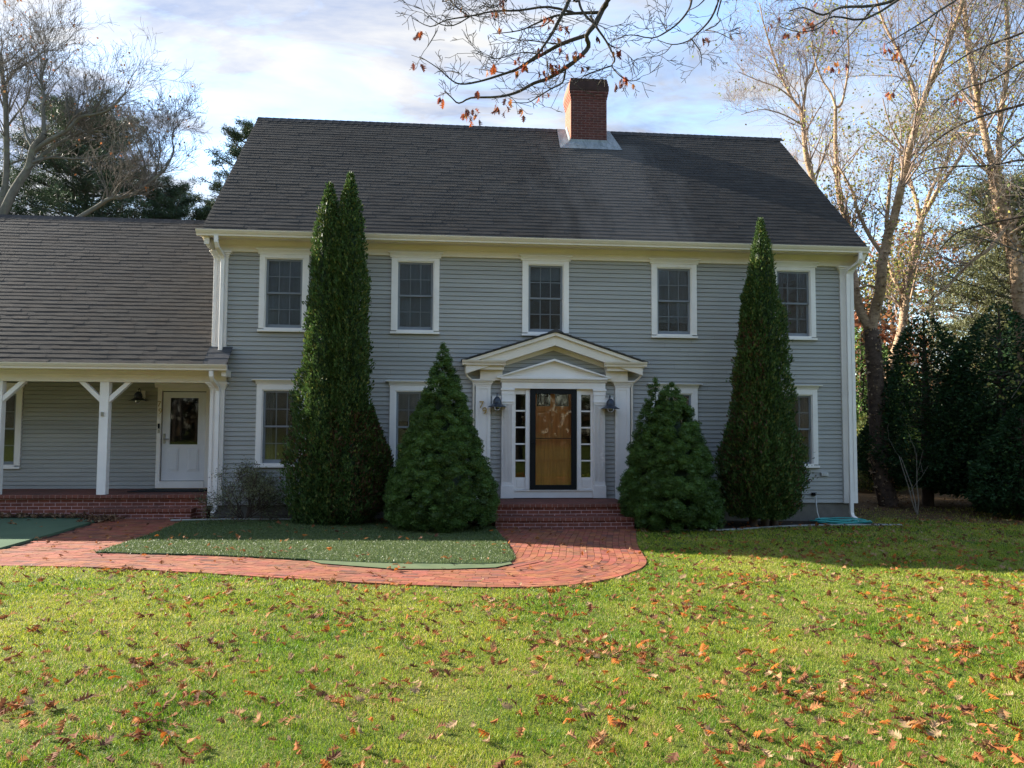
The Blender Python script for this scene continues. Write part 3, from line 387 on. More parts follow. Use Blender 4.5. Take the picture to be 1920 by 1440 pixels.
# rake boards of the main roof
SL = .927
def roofz(y): return 5.935 + SL*(y-15.72)
def pilaster(x0, x1, z0, z1, y=YW, capw=.075, name='corner_pilaster', parent=house, panel=True):
    mb = MB(); f = y-.05
    if panel:
        mb.box(x0, x1, f+.012, y+.02, z0, z1)
        for a, b in ((x0, x0+.07), (x1-.07, x1)): mb.box(a, b, f, f+.013, z0, z1)
        mb.box(x0+.07, x1-.07, f, f+.013, z1-.2, z1); mb.box(x0+.07, x1-.07, f, f+.013, z0, z0+.25)
    else: mb.box(x0, x1, f, y+.02, z0, z1)
    for k, (d, h0, h1) in enumerate(((.012, z1-.14, z1-.105), (.028, z1-.105, z1-.07), (.05, z1-.07, z1-.035), (capw, z1-.035, z1))):
        mb.box(x0-d, x1+d, f-d, y+.01, h0 + (.0005 if k else 0), h1)
    return mb.build(name, M['trim'], parent, bevel=.003)
pilaster(-4.70, -4.415, 3.45, 5.60)
pilaster(-4.703, -4.42, .408, 2.90)
pilaster(8.71, 9.012, .41, 5.60)
mb = MB(); mb.box(-4.704, -4.69, YW-.03, YW+.28, 3.4, 5.6); mb.build('corner_board', M['trim'], house)
mb = MB(); mb.box(9.013, 9.03, YW-.03, YW+.28, .412, 5.598); mb.build('corner_board', M['trim'], house)

# roofs ------------------------------------------------------------
def shingle_face(mb, x0, x1, y0, z0, y1, z1, expo=.145, base=(.0255,.0238,.021), rng=RNG, side=1, xr=None):
    """separate asphalt tabs laid in courses up a slope (y0,z0) -> (y1,z1)"""
    ln = math.hypot(y1-y0, z1-z0); n = int(ln/expo); e = ln/n
    dy, dz = (y1-y0)/ln, (z1-z0)/ln; ny, nz = -dz*side, dy*side
    if nz < 0: ny, nz = -ny, -nz
    V = []; C = []
    for i in range(n):
        a, b = i*e, (i+1)*e + .004
        X0, X1 = (x0, x1) if xr is None else xr(i/n)
        x = X0 - rng.uniform(0, .3); sag = rng.uniform(-.001, .001)
        tone = 1 + rng.uniform(-.04, .04)
        while x < X1:
            w = rng.choice([.17,.25,.33,.33]) * rng.uniform(.9, 1.1); p, q = max(x, X0), min(x+w, X1); x += w
            if q - p < .02: continue
            h = .0045 + rng.uniform(0, .0035); k = np.array(base)*tone*rng.uniform(.80, 1.20)
            if rng.random() < .2: k = k*np.array((1.15,1.07,1.0))
            aa = a + sag + rng.choice([0,0,-.006,.004])
            for (X, s, hh) in ((p,aa,h),(q,aa,h),(q,b,.001),(p,b,.001),(p,aa,-.003),(q,aa,-.003)):
                V.append((X, y0+dy*s+ny*hh, z0+dz*s+nz*hh)); C.append(k)
    m = len(V)//6; B = np.arange(m)[:,None]*6
    F = np.concatenate([B+np.array([[0,1,2,3]]), B+np.array([[4,5,1,0]])])
    mb.add(V, F, np.array(C))
def roof_slab(mb, x0, x1, y0, z0, y1, z1, th=.05, col=(.05,.05,.05)):
    mb.prism([(y0,z0-.004),(y1,z1-.004),(y1,z1-th-.03),(y0,z0-th)], 'x', x0, x1, col)
RY, RZ = 20.1, roofz(20.1)
rf = MB()
shingle_face(rf, -4.84, 9.13, 15.70, roofz(15.70), RY, RZ)
roof_slab(rf, -4.82, 9.11, 15.72, roofz(15.72), RY, RZ)
roof_slab(rf, -4.82, 9.11, 24.48, roofz(15.72), RY+.001, RZ)
# ridge cap
x = -4.84
while x < 9.12:
    w = .2; k = np.array((.035,.033,.032))*RNG.uniform(.75, 1.2)
    rf.add([(x,RY-.15,RZ-.118),(x+w,RY-.15,RZ-.122),(x+w,RY,RZ+.022),(x,RY,RZ+.03),(x,RY+.15,RZ-.118),(x+w,RY+.15,RZ-.122)], [(0,1,2,3),(3,2,5,4)], k); x += w-.01
roof = rf.build('roof', M['roof'], house, label='dark weathered shingle roof of the main house')
for X0, X1 in ((-4.80,-4.70),(9.01,9.09)):
    mb = MB(); mb.prism([(15.8,5.86),(RY,RZ-.09),(24.4,5.86),(24.4,5.66),(RY,RZ-.32),(15.8,5.66)], 'x', X0, X1); mb.build('rake_board', M['cream'], house)
# chimney -----------------------------------------------------------
CX0, CX1, CY0, CY1 = 3.262, 4.212, 19.5, 20.42
ch = empty('chimney', (3.74, 19.95, 9.3)); ch.parent = house; bpy_inv(ch, house)
def chim(mb):
    z = 9.0
    mb.box(CX0, CX1, CY0, CY1, z, 10.62)
    for k, (d, a, b) in enumerate(((.012,10.62,10.69),(.026,10.69,10.76),(.040,10.76,10.83),(.050,10.83,10.97),(.036,10.97,11.04),(.022,11.04,11.11),(.008,11.11,11.165))):
        mb.box(CX0-d, CX1+d, CY0-d, CY1+d, a+.0005*k, b)
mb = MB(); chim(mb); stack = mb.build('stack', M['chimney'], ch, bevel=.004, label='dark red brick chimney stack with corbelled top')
stack.data.materials.append(M['chimney_sunlit'])
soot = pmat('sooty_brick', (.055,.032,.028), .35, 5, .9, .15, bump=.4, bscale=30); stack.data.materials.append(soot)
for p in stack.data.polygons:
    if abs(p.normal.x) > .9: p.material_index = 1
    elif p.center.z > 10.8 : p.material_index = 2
mb = MB(); mb.box(3.5, 3.68, 19.8, 20.0, 11.16, 11.23); mb.build('flue_tile', M['chimney_sunlit'], ch); mb = MB(); mb.lathe(3.95, 20.0, [(.1,11.16),(.1,11.2),(.08,11.2)], 12)
mb.build('flue_tile', M['chimney_sunlit'], ch)
mb = MB(); c0 = CY0
def rp(x, y, o=.018): return (x, y - .68*o, roofz(y) + .73*o)
front = 19.20
mb.add([rp(CX0-.33, front), rp(CX1+.34, front), rp(CX1+.03, c0, .03), rp(CX0-.03, c0, .03), (CX0-.012, c0-.012, roofz(c0)+.09), (CX1+.012, c0-.012, roofz(c0)+.09)], [(0,1,2,3),(3,2,5,4)])
mb.add([rp(CX0-.33, front,.02), rp(CX0-.03, c0,.032), rp(CX0-.03, RY,.03), rp(CX0-.28, RY,.03)], [(0,1,2,3)])
mb.add([rp(CX1+.34, front,.02), rp(CX1+.20, RY,.03), rp(CX1+.03, RY,.03), rp(CX1+.03, c0,.032)], [(0,1,2,3)])
mb.add([rp(CX0-.06, c0,.04), (CX0-.012, c0, roofz(c0)+.1), (CX0-.012, RY, RZ+.12), rp(CX0-.06, RY,.04)], [(0,1,2,3)])
mb.build('flashing', M['lead'], ch, label='grey lead flashing streaked with dark stains')

# porch wing ----------------------------------------------------------
PW = 17.8; WE = 3.235; WSL = .897; WRY = 20.2
def wz(y): return WE + WSL*(y-15.70)
wr = MB(); WB = (.030,.027,.0235)
shingle_face(wr, -15.5, -4.73, 15.70, wz(15.70), WRY, wz(WRY), base=WB)
shingle_face(wr, -4.73, -4.27, 15.70, wz(15.70), 16.13, wz(16.13), base=(.06,.06,.062))
roof_slab(wr, -15.5, -4.73, 15.72, wz(15.72), WRY, wz(WRY)); roof_slab(wr, -15.5, -4.73, 24.7, wz(15.72), WRY+.001, wz(WRY)); roof_slab(wr, -4.73, -4.29, 15.72, wz(15.72), 16.14, wz(16.14))
x = -15.5
while x < -4.75:
    k = np.array((.035,.033,.032))*RNG.uniform(.75, 1.2)
    wr.add([(x,WRY-.15,wz(WRY)-.12),(x+.2,WRY-.15,wz(WRY)-.124),(x+.2,WRY,wz(WRY)+.022),(x,WRY,wz(WRY)+.03),(x,WRY+.15,wz(WRY)-.12),(x+.2,WRY+.15,wz(WRY)-.124)], [(0,1,2,3),(3,2,5,4)], k); x += .19
wr.build('wing_roof', M['roof'], house, label='lower shingle roof over the porch wing')
mb = MB()
mb.box(-15.5, -4.30, 15.79, 16.3, 3.115, 3.14); mb.box(-15.5, -4.30, 15.77, 15.79, 3.10, 3.235)
mb.box(-15.5, -4.395, YW-.06, YW+.1, 2.885, 3.115); mb.prism([(YW-.06,3.03),(YW-.08,3.045),(YW-.12,3.09),(YW-.13,3.115),(YW-.06,3.115)], 'x', -15.5, -4.35)
mb.box(-4.395, -4.30, 15.80, 16.15, 3.0, 3.114)
mb.box(-15.5, -4.75, YW+.1, PW, 3.05, 3.09)        # porch ceiling
mb.build('porch_beam', M['cream'], house, bevel=.003)
gutter(-15.5, -4.27, 15.768, 3.115)
mb = MB(); boards(mb, -15.5, -4.75, .60, 3.05, PW, [(-10.05,-9.2,1.15,2.8), (-6.25,-5.1,.6,2.85)]); mb.build('porch_wall', M['siding'], house, label='shaded clapboard wall at the back of the porch')
mb = MB(); mb.box(-15.5, -4.8, PW+.6, PW+.66, .6, 3.1); mb.box(-15.5, -4.8, PW+.12, PW+.6, 2.95, 3.0)
mb.build('porch_interior', M['dark'], house)
window(-9.65, 1.06, 2.83, PW, False, blind=None)
# brick porch floor
mb = MB(); mb.box(-15.5, -4.72, 16.17, PW+.02, -.2, .575); mb.build('porch_base', M['brickwall'], house, label='red brick porch wall with pale mortar')
mb = MB(); mb.box(-15.5, -4.715, 16.1, PW+.01, .576, .578+.05); mb.build('porch_floor', M['paver'], house)
mb = MB(); mb.box(-15.5, -4.71, 16.09, 16.2, .565, .632); mb.build('porch_edge', M['rowlock'], house, bevel=.006)
mb = MB(); mb.box(-6.85, -4.93, 15.87, 16.16, -.2, .31); s1 = mb.build('side_step', M['brickwall'], house)
mb = MB(); mb.box(-6.87, -4.91, 15.84, 16.165, .312, .378); mb.build('side_step_edge', M['rowlock'], house, bevel=.006)
# posts with braces
def post(x):
    mb = MB(); a, b = x-.088, x+.088
    mb.box(a, b, 16.14, 16.30, .632, 2.884)
    po = mb.build('porch_post', M['trim'], house, bevel=.006)
    for s in (-1, 1):
        bb = MB(); x0 = x + s*.088; y0, y1 = 16.165, 16.275
        bb.prism([(x0, 2.47),(x0, 2.60),(x0+s*.30, 2.884),(x0+s*.42, 2.884)], 'y', y0, y1); bb.build('brace', M['trim'], po, bevel=.004)
    return po
post(-6.76); post(-8.79); post(-10.9)
mb = MB(); mb.box(-6.80, -6.75, 16.11, 16.141, 2.20, 2.28); mb.build('post_hook', M['nickel'], house)
# porch side door
dr = MB(); dz0, dz1, dx0, dx1 = .80, 2.77, -6.20, -5.27
dr.box(dx0, dx1, PW+.02, PW+.06, dz0, 1.60); dr.box(dx0, dx1, PW+.0201, PW+.0601, 2.635, dz1)
dr.box(dx0, dx0+.165, PW+.02, PW+.06, 1.60, 2.635); dr.box(dx1-.165, dx1, PW+.02, PW+.06, 1.60, 2.635)
for a in (dx0+.13, dx1-.13-.235):
    dr.box(a, a+.235, PW+.008, PW+.02, 1.01, 1.50); dr.box(a+.03, a+.205, PW+.001, PW+.008, 1.04, 1.47)
sd = dr.build('side_door', M['whitedoor'], house, bevel=.004, label='white half-glass side door on the porch')
mb = MB(); mb.box(dx0+.165, dx1-.165, PW+.036, PW+.042, 1.60, 2.635); mb.build('door_glass', M['glass_clear'], sd)
mb = MB(); mb.box(dx0+.165, dx1-.165, PW+.11, PW+.115, 1.6, 2.635); mb.build('door_dark_backing', M['dark'], sd)  # dark sheet behind the glass, unlit room put into its colour
mb = MB(); mb.box(dx0+.035, dx0+.075, PW-.002, PW+.02, 1.62, 1.84); mb.tube([(dx0+.055,PW-.002,1.72),(dx0+.055,PW-.05,1.72),(dx0+.17,PW-.055,1.72)], .012, 8); mb.lathe(dx0+.055, PW-.01, [(0,1.8),(.02,1.8),(.02,1.83),(0,1.83)], 10)
mb.build('door_handle', M['nickel'], sd)
cs = MB()
cs.box(-6.30, -6.215, PW-.035, PW+.05, .64, 2.86); cs.box(-5.255, -4.95, PW-.035, PW+.05, .64, 2.86); cs.box(-6.215, -5.255, PW-.035, PW+.05, 2.785, 2.86)
cs.prism([(PW-.035,2.86),(PW-.06,2.90),(PW-.08,2.93),(PW-.08,2.96),(PW,2.96),(PW,2.86)], 'x', -6.36, -4.9)
cs.box(-6.215, -5.255, PW-.05, PW+.05, .64, .79)
cs.build('side_door_frame', M['trim'], house, bevel=.003)
mb = MB(); mb.box(-6.275, -6.235, PW-.055, PW-.036, 1.95, 2.06); mb.build('doorbell', M['black'], house)
mb = MB(); mb.box(-6.275, -6.235, PW-.05, PW-.036, 1.85, 1.93); mb.build('keypad', M['nickel'], house)

# lettering ------------------------------------------------------------
def digit(ch, x, y, z, size, mat, parent, ext=.004):
    cu = bpy.data.curves.new('digit', 'FONT'); cu.body = ch; cu.size = size; cu.extrude = ext; cu.align_x = 'CENTER'
    tmp = bpy.data.objects.new('digit_tmp', cu); COL.objects.link(tmp)
    dg = bpy.context.evaluated_depsgraph_get(); me = bpy.data.meshes.new_from_object(tmp.evaluated_get(dg))
    bpy.data.objects.remove(tmp); me.materials.clear(); me.materials.append(mat); me.polygons.foreach_set('use_smooth', np.zeros(len(me.polygons), dtype=bool))
    o = bpy.data.objects.new('house_number', me); COL.objects.link(o)
    o.location = (x, y, z); o.rotation_euler = (math.pi/2, 0, 0); o.parent = parent; bpy_inv(o, parent); return o
def lantern(x, y, z, s=1.0, back=True):
    """barn lantern: gooseneck arm, cap, flared shade and glass jar"""
    mb = MB()
    yy = y - .17*s
    mb.tube([(x, y-.02, z+.08*s),(x, y-.05, z+.16*s),(x, y-.11*s, z+.215*s),(x, yy, z+.19*s),(x, yy, z+.13*s)], [.011*s]*5, 8)
    mb.lathe(x, yy, [(.0,z+.15*s),(.03*s,z+.145*s),(.05*s,z+.12*s),(.075*s,z+.09*s),(.085*s,z+.05*s),(.085*s,z+.005*s)], 20)
    la = mb.build('wall_lantern', M['navy'], house, smooth=True, label='dark barn-style wall lantern')
    mb = MB(); mb.lathe(x, yy, [(.085*s,z+.008*s),(.12*s,z-.02*s),(.185*s,z-.055*s),(.19*s,z-.062*s),(.12*s,z-.028*s),(.08*s,z-.0*s)], 24)
    mb.build('lamp_shade', M['navy'], la, smooth=True)
    mb = MB(); mb.lathe(x, yy, [(.055*s,z-.0),(.065*s,z-.05*s),(.06*s,z-.1*s),(.03*s,z-.125*s),(0,z-.13*s)], 16)
    mb.build('lamp_glass', M['glass'], la, smooth=True)
    if back:
        mb = MB(); mb.box(x-.09*s, x+.09*s, y-.03, y+.005, z-.06*s, z+.17*s); mb.build('back_plate', M['trim'], la, bevel=.004)
lantern(-6.66, PW-.01, 2.62)
digit('7', -6.26, PW-.037, 2.44, .17, M['gold'], house); digit('9', -6.235, PW-.037, 2.28, .17, M['gold'], house)

# front entrance ---------------------------------------------------------
EX = 2.335
ent = empty('entrance', (EX, 16.15, .53)); ent.parent = house; bpy_inv(ent, house); ent['label'] = 'white pedimented front entrance'
mb = MB(); f = 16.09
for s in (-1, 1):
    a, b = sorted((EX + s*.85, EX + s*1.10))
    mb.box(a, b, f+.03, YW+.02, .80, 2.70)
    n = 8
    for k in range(n):
        u0 = a + .012 + (b-a-.024)*k/n; u1 = a + .012 + (b-a-.024)*(k+.55)/n
        mb.box(u0, u1, f+.006, f+.031, .88, 2.50)
    mb.box(a, b, f, f+.03, .80, .88); mb.box(a, b, f, f+.03, 2.50, 2.70)
    mb.box(a-.012, b+.012, f-.02, YW+.02, .545, .80)                 # plinth
    mb.box(a-.012, b+.012, f-.014, YW+.01, 2.545, 2.575)
    mb.box(a-.02, b+.02, f-.024, YW+.01, 2.79, 2.83); mb.box(a-.006, b+.006, f-.008, YW+.01, 2.70, 2.79)
    # sidelight panel frame
    g0, g1 = sorted((EX + s*.59, EX + s*.80))
    mb.box(min(g0, EX+s*.85), max(g1, EX+s*.85), YW-.02, YW+.06, .72, .97)
    mb.box(g0+.03, g1-.03, YW-.032, YW-.0205, .77, .93)
    l, r = (g1, EX+s*.85) if s > 0 else (EX+s*.85, g0)
    mb.box(l, r, YW-.02, YW+.06, .971, 2.80)
    l, r = (EX+.50, g0) if s > 0 else (g1, EX-.50)
    mb.box(l, r, YW-.05, YW+.06, .72, 2.80)
    mb.box(g0, g1, YW-.02, YW+.06, 2.715, 2.80)
    for k in range(1, 5):
        zz = .97 + (2.715-.97)*k/5; mb.box(g0, g1, YW-.014, YW+.03, zz-.016, zz+.016)
mb.box(EX-.84, EX+.84, YW-.045, YW+.06, .545, .715)                    # threshold board
mb.box(EX-.86, EX+.86, YW-.07, YW-.046, .69, .712)
mb.box(EX-1.10, EX+1.10, f+.0, YW+.03, 2.832, 2.96); mb.box(EX-.85, EX+.85, YW-.03, YW+.06, 2.80, 2.832)
mb.prism([(f,2.96),(f-.03,2.975),(f-.05,3.01),(f-.085,3.03),(f-.085,3.045),(YW,3.045),(YW,2.96)], 'x', EX-1.13, EX+1.13)
mb.prism([(EX-1.19,3.046),(EX+1.19,3.046),(EX+1.19,3.062),(EX,3.425),(EX-1.19,3.062)], 'y', YW-.09, YW+.02)  # tympanum
for s in (-1, 1):
    mb.prism([(EX+s*1.21,3.05),(EX+s*1.21,3.075),(EX,3.46),(EX,3.415)], 'y', f-.09, YW-.091)
mb.prism([(EX-1.21,3.046),(EX+1.21,3.046),(EX+1.14,3.075),(EX-1.14,3.075)], 'y', f-.085, YW-.0905)
mb.build('door_surround', M['trim'], ent, bevel=.0025)
for s in (-1, 1):
    g0, g1 = sorted((EX + s*.59, EX + s*.80)); mb = MB(); mb.box(g0, g1, YW+.008, YW+.013, .97, 2.715)
    mb.build('sidelight', M['glass_clear'], ent)
# storm door in black frame with the wooden door behind
sx0, sx1, sz0, sz1 = EX-.494, EX+.494, .714, 2.845
mb = MB()
mb.box(sx0, sx0+.115, YW-.075, YW-.03, sz0, sz1); mb.box(sx1-.115, sx1, YW-.075, YW-.03, sz0, sz1)
mb.box(sx0+.115, sx1-.115, YW-.0745, YW-.031, sz1-.12, sz1); mb.box(sx0+.115, sx1-.115, YW-.0745, YW-.031, sz0, sz0+.10)
mb.box(sx0+.115, sx1-.115, YW-.07, YW-.04, 1.782, 1.797)
mb.box(sx0+.02, sx0+.055, YW-.09, YW-.0755, 1.62, 1.78); mb.tube([(sx0+.04,YW-.09,1.7),(sx0+.04,YW-.12,1.7),(sx0+.1,YW-.125,1.7)], .009, 6)
stm = mb.build('storm_door', M['black'], ent, bevel=.004, label='black framed full-glass storm door')
mb = MB(); mb.box(sx0+.115, sx1-.115, YW-.056, YW-.052, sz0+.1, sz1-.12); mb.build('door_glass', M['storm_glass'], stm)
mb = MB(); y0 = YW+.05
mb.box(sx0+.02, sx1-.02, y0+.012, y0+.04, sz0, 2.42)
xs = [sx0+.02, sx0+.15, EX-.05, EX+.05, sx1-.15, sx1-.02]
for a, b in ((xs[0],xs[1]),(xs[2],xs[3]),(xs[4],xs[5])): mb.box(a, b, y0, y0+.0125, sz0, sz1-.03)
for a, b in ((sz0,sz0+.24),(1.58,1.74),(2.36,2.47),(2.74,2.82)):
    mb.box(xs[1], xs[2], y0+.0005, y0+.0127, a, b); mb.box(xs[3], xs[4], y0+.0005, y0+.0127, a, b)
for a, b in ((xs[1],xs[2]),(xs[3],xs[4])):
    for c, d in ((sz0+.28,1.54),(1.78,2.32)): mb.box(a+.04, b-.04, y0+.003, y0+.0128, c, d)
wd = mb.build('front_door', M['wood'], ent, bevel=.004, label='golden oak panelled front door behind the storm door')
mb = MB(); mb.box(xs[1], xs[2], y0+.02, y0+.025, 2.47, 2.74); mb.box(xs[3], xs[4], y0+.02, y0+.025, 2.47, 2.74); mb.build('top_light', M['glass'], ent)
# portico
mb = MB(); PY = 15.90
def rake(x0, zt, th, y0, y1, half, rise):    # pair of sloping bands meeting at the peak
    for s in (-1, 1):
        mb.prism([(EX, zt),(EX+s*half, zt-rise),(EX+s*half, zt-rise-th),(EX, zt-th)], 'y', y0, y1)
RS = .327
rake(0, 4.005, .075, PY-.05, YW, 1.93, 1.93*RS)
rake(0, 3.93, .20, PY+.0, PY+.12, 1.86, 1.86*RS)
rake(0, 3.80, .15, YW-.06, YW-.02, 1.28, 1.28*RS)
mb.build('portico_rake', M['cream'], ent, bevel=.003)
mb = MB()
for s in (-1, 1):
    mb.prism([(EX, 3.90),(EX+s*1.85, 3.90-1.85*RS),(EX+s*1.85, 3.86-1.85*RS),(EX, 3.86)], 'y', PY+.121, YW)
    a, b = sorted((EX+s*1.05, EX+s*1.90))
    mb.box(a+.06, b-.02, PY+.04, YW, 3.21, 3.275)                      # fascia under the gutter return
    mb.box(a+.04, b, PY+.02, YW, 3.275, 3.30)
    c, d = sorted((EX+s*1.07, EX+s*1.60))
    mb.box(c+.04, d-.02, YW-.14, YW, 3.0, 3.21)                         # frieze block
mb.build('portico_cornice', M['cream'], ent, bevel=.003)
for s in (-1, 1):
    a, b = sorted((EX+s*1.04, EX+s*1.94)); gutter(a, b, PY+.02, 3.30, parent=ent, h=.1, depth=.1)
    a, b = sorted((EX+s*1.33, EX+s*1.645))
    pl = pilaster(a, b, .41, 3.02, name='portico_pilaster', parent=ent, capw=.085)
    # narrow downspout beside it
    X = EX + s*1.66; mb = MB()
    mb.tube([(EX+s*1.86,PY+.12,3.3),(EX+s*1.86,PY+.13,3.16),(EX+s*1.83,PY+.17,3.08),(X+s*.05,YW-.08,2.98),(X+s*.03,YW-.05,2.9),(X+s*.03,YW-.05,.45)], .024, 6)
    mb.build('small_downspout', M['cream'], ent, smooth=True)
mb = MB(); boards(mb, EX-1.3, EX+1.3, 3.0, 3.72, YW-.015, clip=lambda z: (EX-min(1.3,(3.76-z)/RS), EX+min(1.3,(3.76-z)/RS))); mb.build('portico_gable', M['siding'], ent)
mb = MB()
for s in (-1, 1):
    V0 = (EX, 4.03); n = 9
    mb.prism([(EX, 4.035),(EX+s*1.96, 4.035-1.96*RS),(EX+s*1.955, 4.02-1.96*RS),(EX, 4.012)], 'y', PY-.07, YW, (.05,.05,.052))
    for k in range(12):
        u0 = 1.96*(1-k/12); u1 = 1.96*(1-(k+1.05)/12); c = np.array((.06,.058,.06))*RNG.uniform(.7,1.2)
        mb.add([(EX+s*u0,PY-.085,4.05-u0*RS),(EX+s*u0,YW,4.05-u0*RS),(EX+s*max(u1,0),YW,4.04-max(u1,0)*RS),(EX+s*max(u1,0),PY-.085,4.04-max(u1,0)*RS)], [(0,1,2,3)], c)
        mb.add([(EX+s*u0,PY-.085,4.05-u0*RS),(EX+s*max(u1,0),PY-.085,4.04-max(u1,0)*RS),(EX+s*max(u1,0),PY-.085,4.018-max(u1,0)*RS),(EX+s*u0,PY-.085,4.028-u0*RS)], [(0,1,2,3)], c)
mb.prism([(EX-.16,4.0),(EX,4.075),(EX+.16,4.0)], 'y', PY-.088, YW, (.05,.05,.052))
mb.build('portico_roof', M['roof'], ent)
digit('7', EX-1.52, 16.14, 2.42, .21, M['gold'], ent); digit('9', EX-1.455, 16.14, 2.29, .21, M['gold'], ent)
lantern(1.135, YW-.02, 2.50, 1.05); lantern(3.525, YW-.02, 2.48, 1.05)
# brick front steps with bowed edges
def bow(y, x0, x1, d, n=14):
    xs = np.linspace(x0, x1, n); c = (x0+x1)/2; h = (x1-x0)/2
    return [(float(x), float(y - d*(1-((x-c)/h)**2))) for x in xs]
st = empty('front_steps', (EX, 15, .1)); st.parent = house; bpy_inv(st, house)
def step(x0, x1, yf, yb, z0, z1, d, nose=True):
    mb = MB(); poly = bow(yf+.03, x0+.02, x1-.02, d) + [(x1-.02, yb), (x0+.02, yb)]
    mb.prism(poly, 'z', z0, z1-.066); mb.build('riser', M['brickwall'], st)
    mb = MB(); poly = bow(yf, x0, x1, d) + [(x1, yb), (x0, yb)]
    mb.prism(poly, 'z', z1-.065, z1); t = mb.build('tread', M['rowlock'], st, bevel=.005); t.data.materials.append(M['paver'])
    for p in t.data.polygons:
        if p.normal.z > .9: p.material_index = 1
step(.96, 3.66, 15.0, YW-.02, -.2, .53, .05); step(1.0, 3.72, 14.68, 14.99, -.2, .305, .06)

# downspouts, spigot, vents ------------------------------------------------
def downspout(P, name='downspout', ww=.04, lab=None):
    mb = MB(); P = np.array(P, float); ang = math.pi/4; k = 4
    T = np.gradient(P, axis=0); V = []
    for p, t in zip(P, T):
        t = t/np.linalg.norm(t); a = np.array([1.,0,0]); a -= t*a.dot(t); a /= np.linalg.norm(a); b = np.cross(t, a)
        for sx, sy in ((-1,-1),(1,-1),(1,1),(-1,1)): V.append(p + a*sx*ww + b*sy*ww*.75)
    n = len(P); F = [(i*4+j, i*4+(j+1)%4, (i+1)*4+(j+1)%4, (i+1)*4+j) for i in range(n-1) for j in range(4)] + [(0,1,2,3)]
    mb.add(V, F); return mb.build(name, M['trim'], house, bevel=.006, label=lab)
downspout([(-4.545,15.73,5.83),(-4.545,15.74,5.70),(-4.54,15.80,5.62),(-4.505,16.03,5.50),(-4.50,16.08,5.42),(-4.50,16.08,3.62),(-4.505,16.075,3.52),(-4.55,16.06,3.44),(-4.62,16.05,3.42)])
downspout([(-4.57,15.73,3.11),(-4.57,15.74,3.0),(-4.565,15.80,2.93),(-4.53,16.02,2.80),(-4.525,16.07,2.72),(-4.52,16.07,.40),(-4.525,16.05,.33),(-4.54,15.96,.26)])
downspout([(8.95,15.73,5.83),(8.95,15.74,5.69),(8.945,15.80,5.62),(8.85,16.03,5.50),(8.84,16.08,5.42),(8.83,16.08,.22),(8.84,16.05,.13),(8.88,15.92,.07)])
mb = MB(); mb.tube([(8.02,YW-.03,.60),(8.02,YW-.12,.60)], .018, 8); mb.lathe(8.02, YW-.10, [(.0,.63),(.04,.63),(.04,.645),(0,.645)], 10); mb.box(7.98, 8.06, YW-.05, YW-.02, .57, .64)
mb.build('spigot', M['black'], house)
mb = MB(); mb.box(8.2, 8.36, YW-.05, YW-.02, 1.0, 1.07)
for k in range(4): mb.box(8.21+.037*k, 8.23+.037*k, YW-.06, YW-.05, 1.005, 1.065)
mb.build('wall_vent', M['whitepvc'], house)
# ------------------------------------------------------------------ ground
WALK_OUT = [(-30,10.7),(-9,10.45),(-5.5,10.32),(-4.17,10.19),(-2.73,9.71),(-1.39,9.22),(-.16,8.87),(.8,8.73),(1.55,8.88),(2.17,9.41),(2.65,10.11),(2.88,10.66),(3.02,11.51),(3.25,12.77),(3.74,14.70)]
TURF = [(-4.82,11.42),(-3.15,11.17),(-1.32,10.60),(-.61,10.42),(.52,10.37),(.80,10.42),(.96,10.62),(1.03,10.95),(1.06,11.6),(1.07,12.72),(1.0,14.7),(.9,15.2),(-.93,15.72),(-4.23,15.62),(-4.92,15.47)]
GREEN = [(-6.29,11.78),(-6.42,13.24),(-6.5,15.3),(-6.9,15.75),(-16,15.75),(-16,11.6),(-9,11.6)]
UNDER = [(-1.9,10.9),(-1.57,10.42),(-.58,9.96),(.09,9.96),(.7,10.08),(.95,10.4),(.9,11.2),(-1,11.3)]
def smooth_path(P, it=3):
    P = [np.array(p, float) for p in P]
    for _ in range(it):
        Q = [P[0]]
        for a, b in zip(P[:-1], P[1:]): Q += [a*.75+b*.25, a*.25+b*.75]
        Q.append(P[-1]); P = Q
    return np.array(P)
WO = smooth_path(WALK_OUT, 3)
def inpoly(x, y, P):
    P = np.asarray(P); x = np.asarray(x); y = np.asarray(y); r = np.zeros(x.shape, bool); n = len(P); j = n-1
    for i in range(n):
        xi, yi = P[i]; xj, yj = P[j]
        c = ((yi > y) != (yj > y)) & (x < (xj-xi)*(y-yi)/(yj-yi+1e-12) + xi); r ^= c; j = i
    return r
WALKPOLY = np.concatenate([WO, [(3.74,14.95),(.9,14.95),(.9,15.5),(-4.0,15.84),(-6.9,15.86),(-6.9,15.86),(-30,15.9)]])
